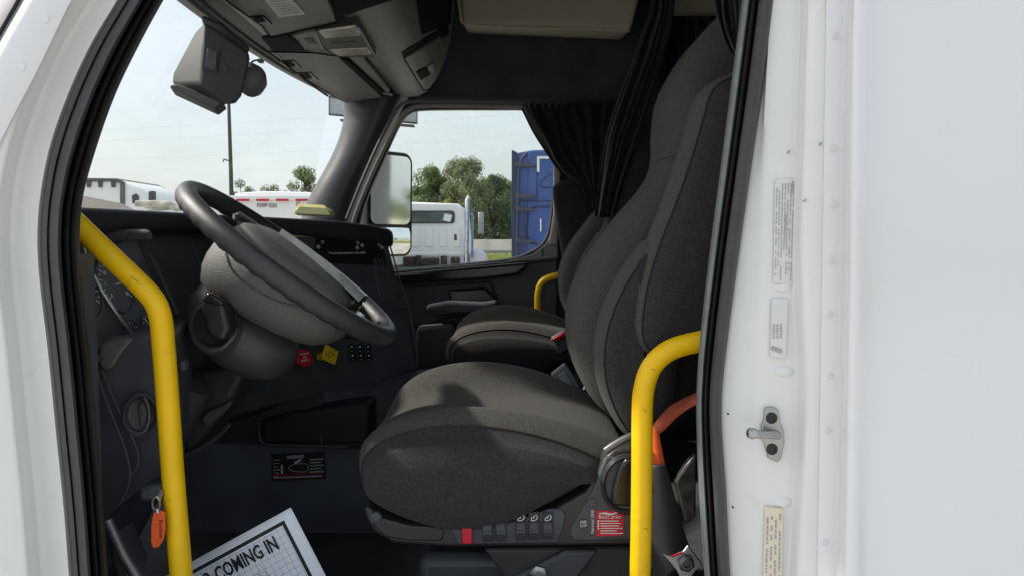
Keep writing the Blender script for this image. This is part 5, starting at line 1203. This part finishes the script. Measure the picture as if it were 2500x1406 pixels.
# ------------------------------------------------------------------ key tag, paper, pedal bits
kt = thing('key_tag', 'orange key tag hanging under the dash beside the grab bar', 'key tag', P(385, 1215, 1.17))
obj('tag', MB().prism(pp([(374, 1250), (386, 1244), (402, 1250), (403, 1290), (398, 1318), (386, 1336), (374, 1338), (368, 1325), (368, 1280)], 1.165), (0, .004, 0)), ORANGE, kt, bevel=.0015)
obj('split_ring', MB().tube([P(381 + 9 * math.cos(a), 1228 + 16 * math.sin(a), 1.165 + .004 * math.sin(a)) for a in [R(20 * k) for k in range(18)]], .0016, 8, closed=True), STEEL, kt)
obj('key', MB().prism(pp([(384, 1212), (392, 1195), (398, 1200), (392, 1222)], 1.18), (0, .003, 0)), STEEL, kt)
obj('link', MB().tube(pp([(384, 1240), (386, 1250)], 1.164), .004, 8), SILVER, kt)
text('lettering', 'Purchase', INK, kt, P(388, 1268, 1.1642), (0, 0, -1), (1, 0, 0), .0085, .0001)
obj('ignition_switch', MB().prism(pp([(335, 1190), (398, 1180), (400, 1222), (338, 1226)], 1.2), (0, .05, 0)), BLACK, dash, bevel=.008)
# door check / pedal bracket low on the left
fb = thing('floor_bracket', 'grey steel lever bracket low beside the front door seal', 'bracket', P(300, 1400, 1.2))
obj('lever', MB().tube(pp([(262, 1268), (285, 1318), (305, 1360), (330, 1400), (345, 1430)], 1.17, 16), .0085, 10), DULL, fb)
obj('boot', MB().prism(pp([(262, 1310), (280, 1298), (296, 1330), (320, 1390), (320, 1440), (290, 1440), (266, 1360)], 1.2), (0, .06, 0)), mat('grey boot rubber', (.05, .052, .06), .5), fb, bevel=.012, seg=3)

pa = thing('paper_notice', 'white printed paper notice leaning low by the engine cover', 'paper', P(700, 1400, 1.7))
YP = 1.32; PO = P(710, 1238, YP)
ex = (P(465, 1370, YP) - PO).normalized(); ey = (P(790, 1406, YP) - PO); ey = (ey - ex * ey.dot(ex)).normalized()   # ex along the top edge to the left, ey down the sheet
lean = Vector((0, -.12, 0))
ex = (ex + Vector((0, -.03, 0))).normalized(); ey = (ey + lean).normalized(); ey = (ey - ex * ey.dot(ex)).normalized(); pn = ex.cross(ey)
if pn.y > 0: pn = -pn
def pq(a, b, l=0): return PO + ex * a + ey * b + pn * (l + .003 * math.sin(a * 14) * math.sin(b * 9))
rows = [[pq(.295 * i / 12, .228 * j / 10) for i in range(13)] for j in range(11)]
obj('sheet', MB().grid(rows), PAPER, pa, smooth=80, solid=.0004)
mb = MB(); mg = MB()
def quadline(mb, a0, b0, a1, b1, w_, l=.0009, n=10):
    d = Vector((a1 - a0, b1 - b0, 0)); L = d.length; d /= L; nx, ny = -d.y * w_ / 2, d.x * w_ / 2
    rg = []
    for k in range(n + 1):
        a = a0 + (a1 - a0) * k / n; b = b0 + (b1 - b0) * k / n
        rg.append([pq(a + nx, b + ny, l), pq(a - nx, b - ny, l)])
    mb.grid(rg)
quadline(mb, .0215, .0175, .275, .0175, .0065); quadline(mb, .0245, .0145, .0245, .215, .0065); quadline(mb, .272, .0145, .272, .215, .0065)
obj('border', mb, INK, pa, smooth=0)
for i in range(20): quadline(mg, .030 + .0122 * i, .022, .030 + .0122 * i, .215, .0005, .0007)
for i in range(15): quadline(mg, .030, .026 + .0122 * i, .268, .026 + .0122 * i, .0005, .0007)
obj('grid_lines', mg, mat('pale blue grid ink', (.25, .27, .36), .8), pa, smooth=0)
text('lettering', 'R COMING IN', INK, pa, pq(.0495, .0545, .0024), -ex, -ey, .036, .0002, align='RIGHT', sx=.66, bold=.0008)
mb = MB()
rnd = random.Random(3)
for i in range(26):
    a = .10 + rnd.uniform(-.02, .02); b = .098 + rnd.uniform(-.02, .02); quadline(mb, a, b, a + rnd.uniform(-.02, .02), b + rnd.uniform(-.02, .02), .0008, .0009, 2)
obj('sketch', mb, INKG, pa, smooth=0)
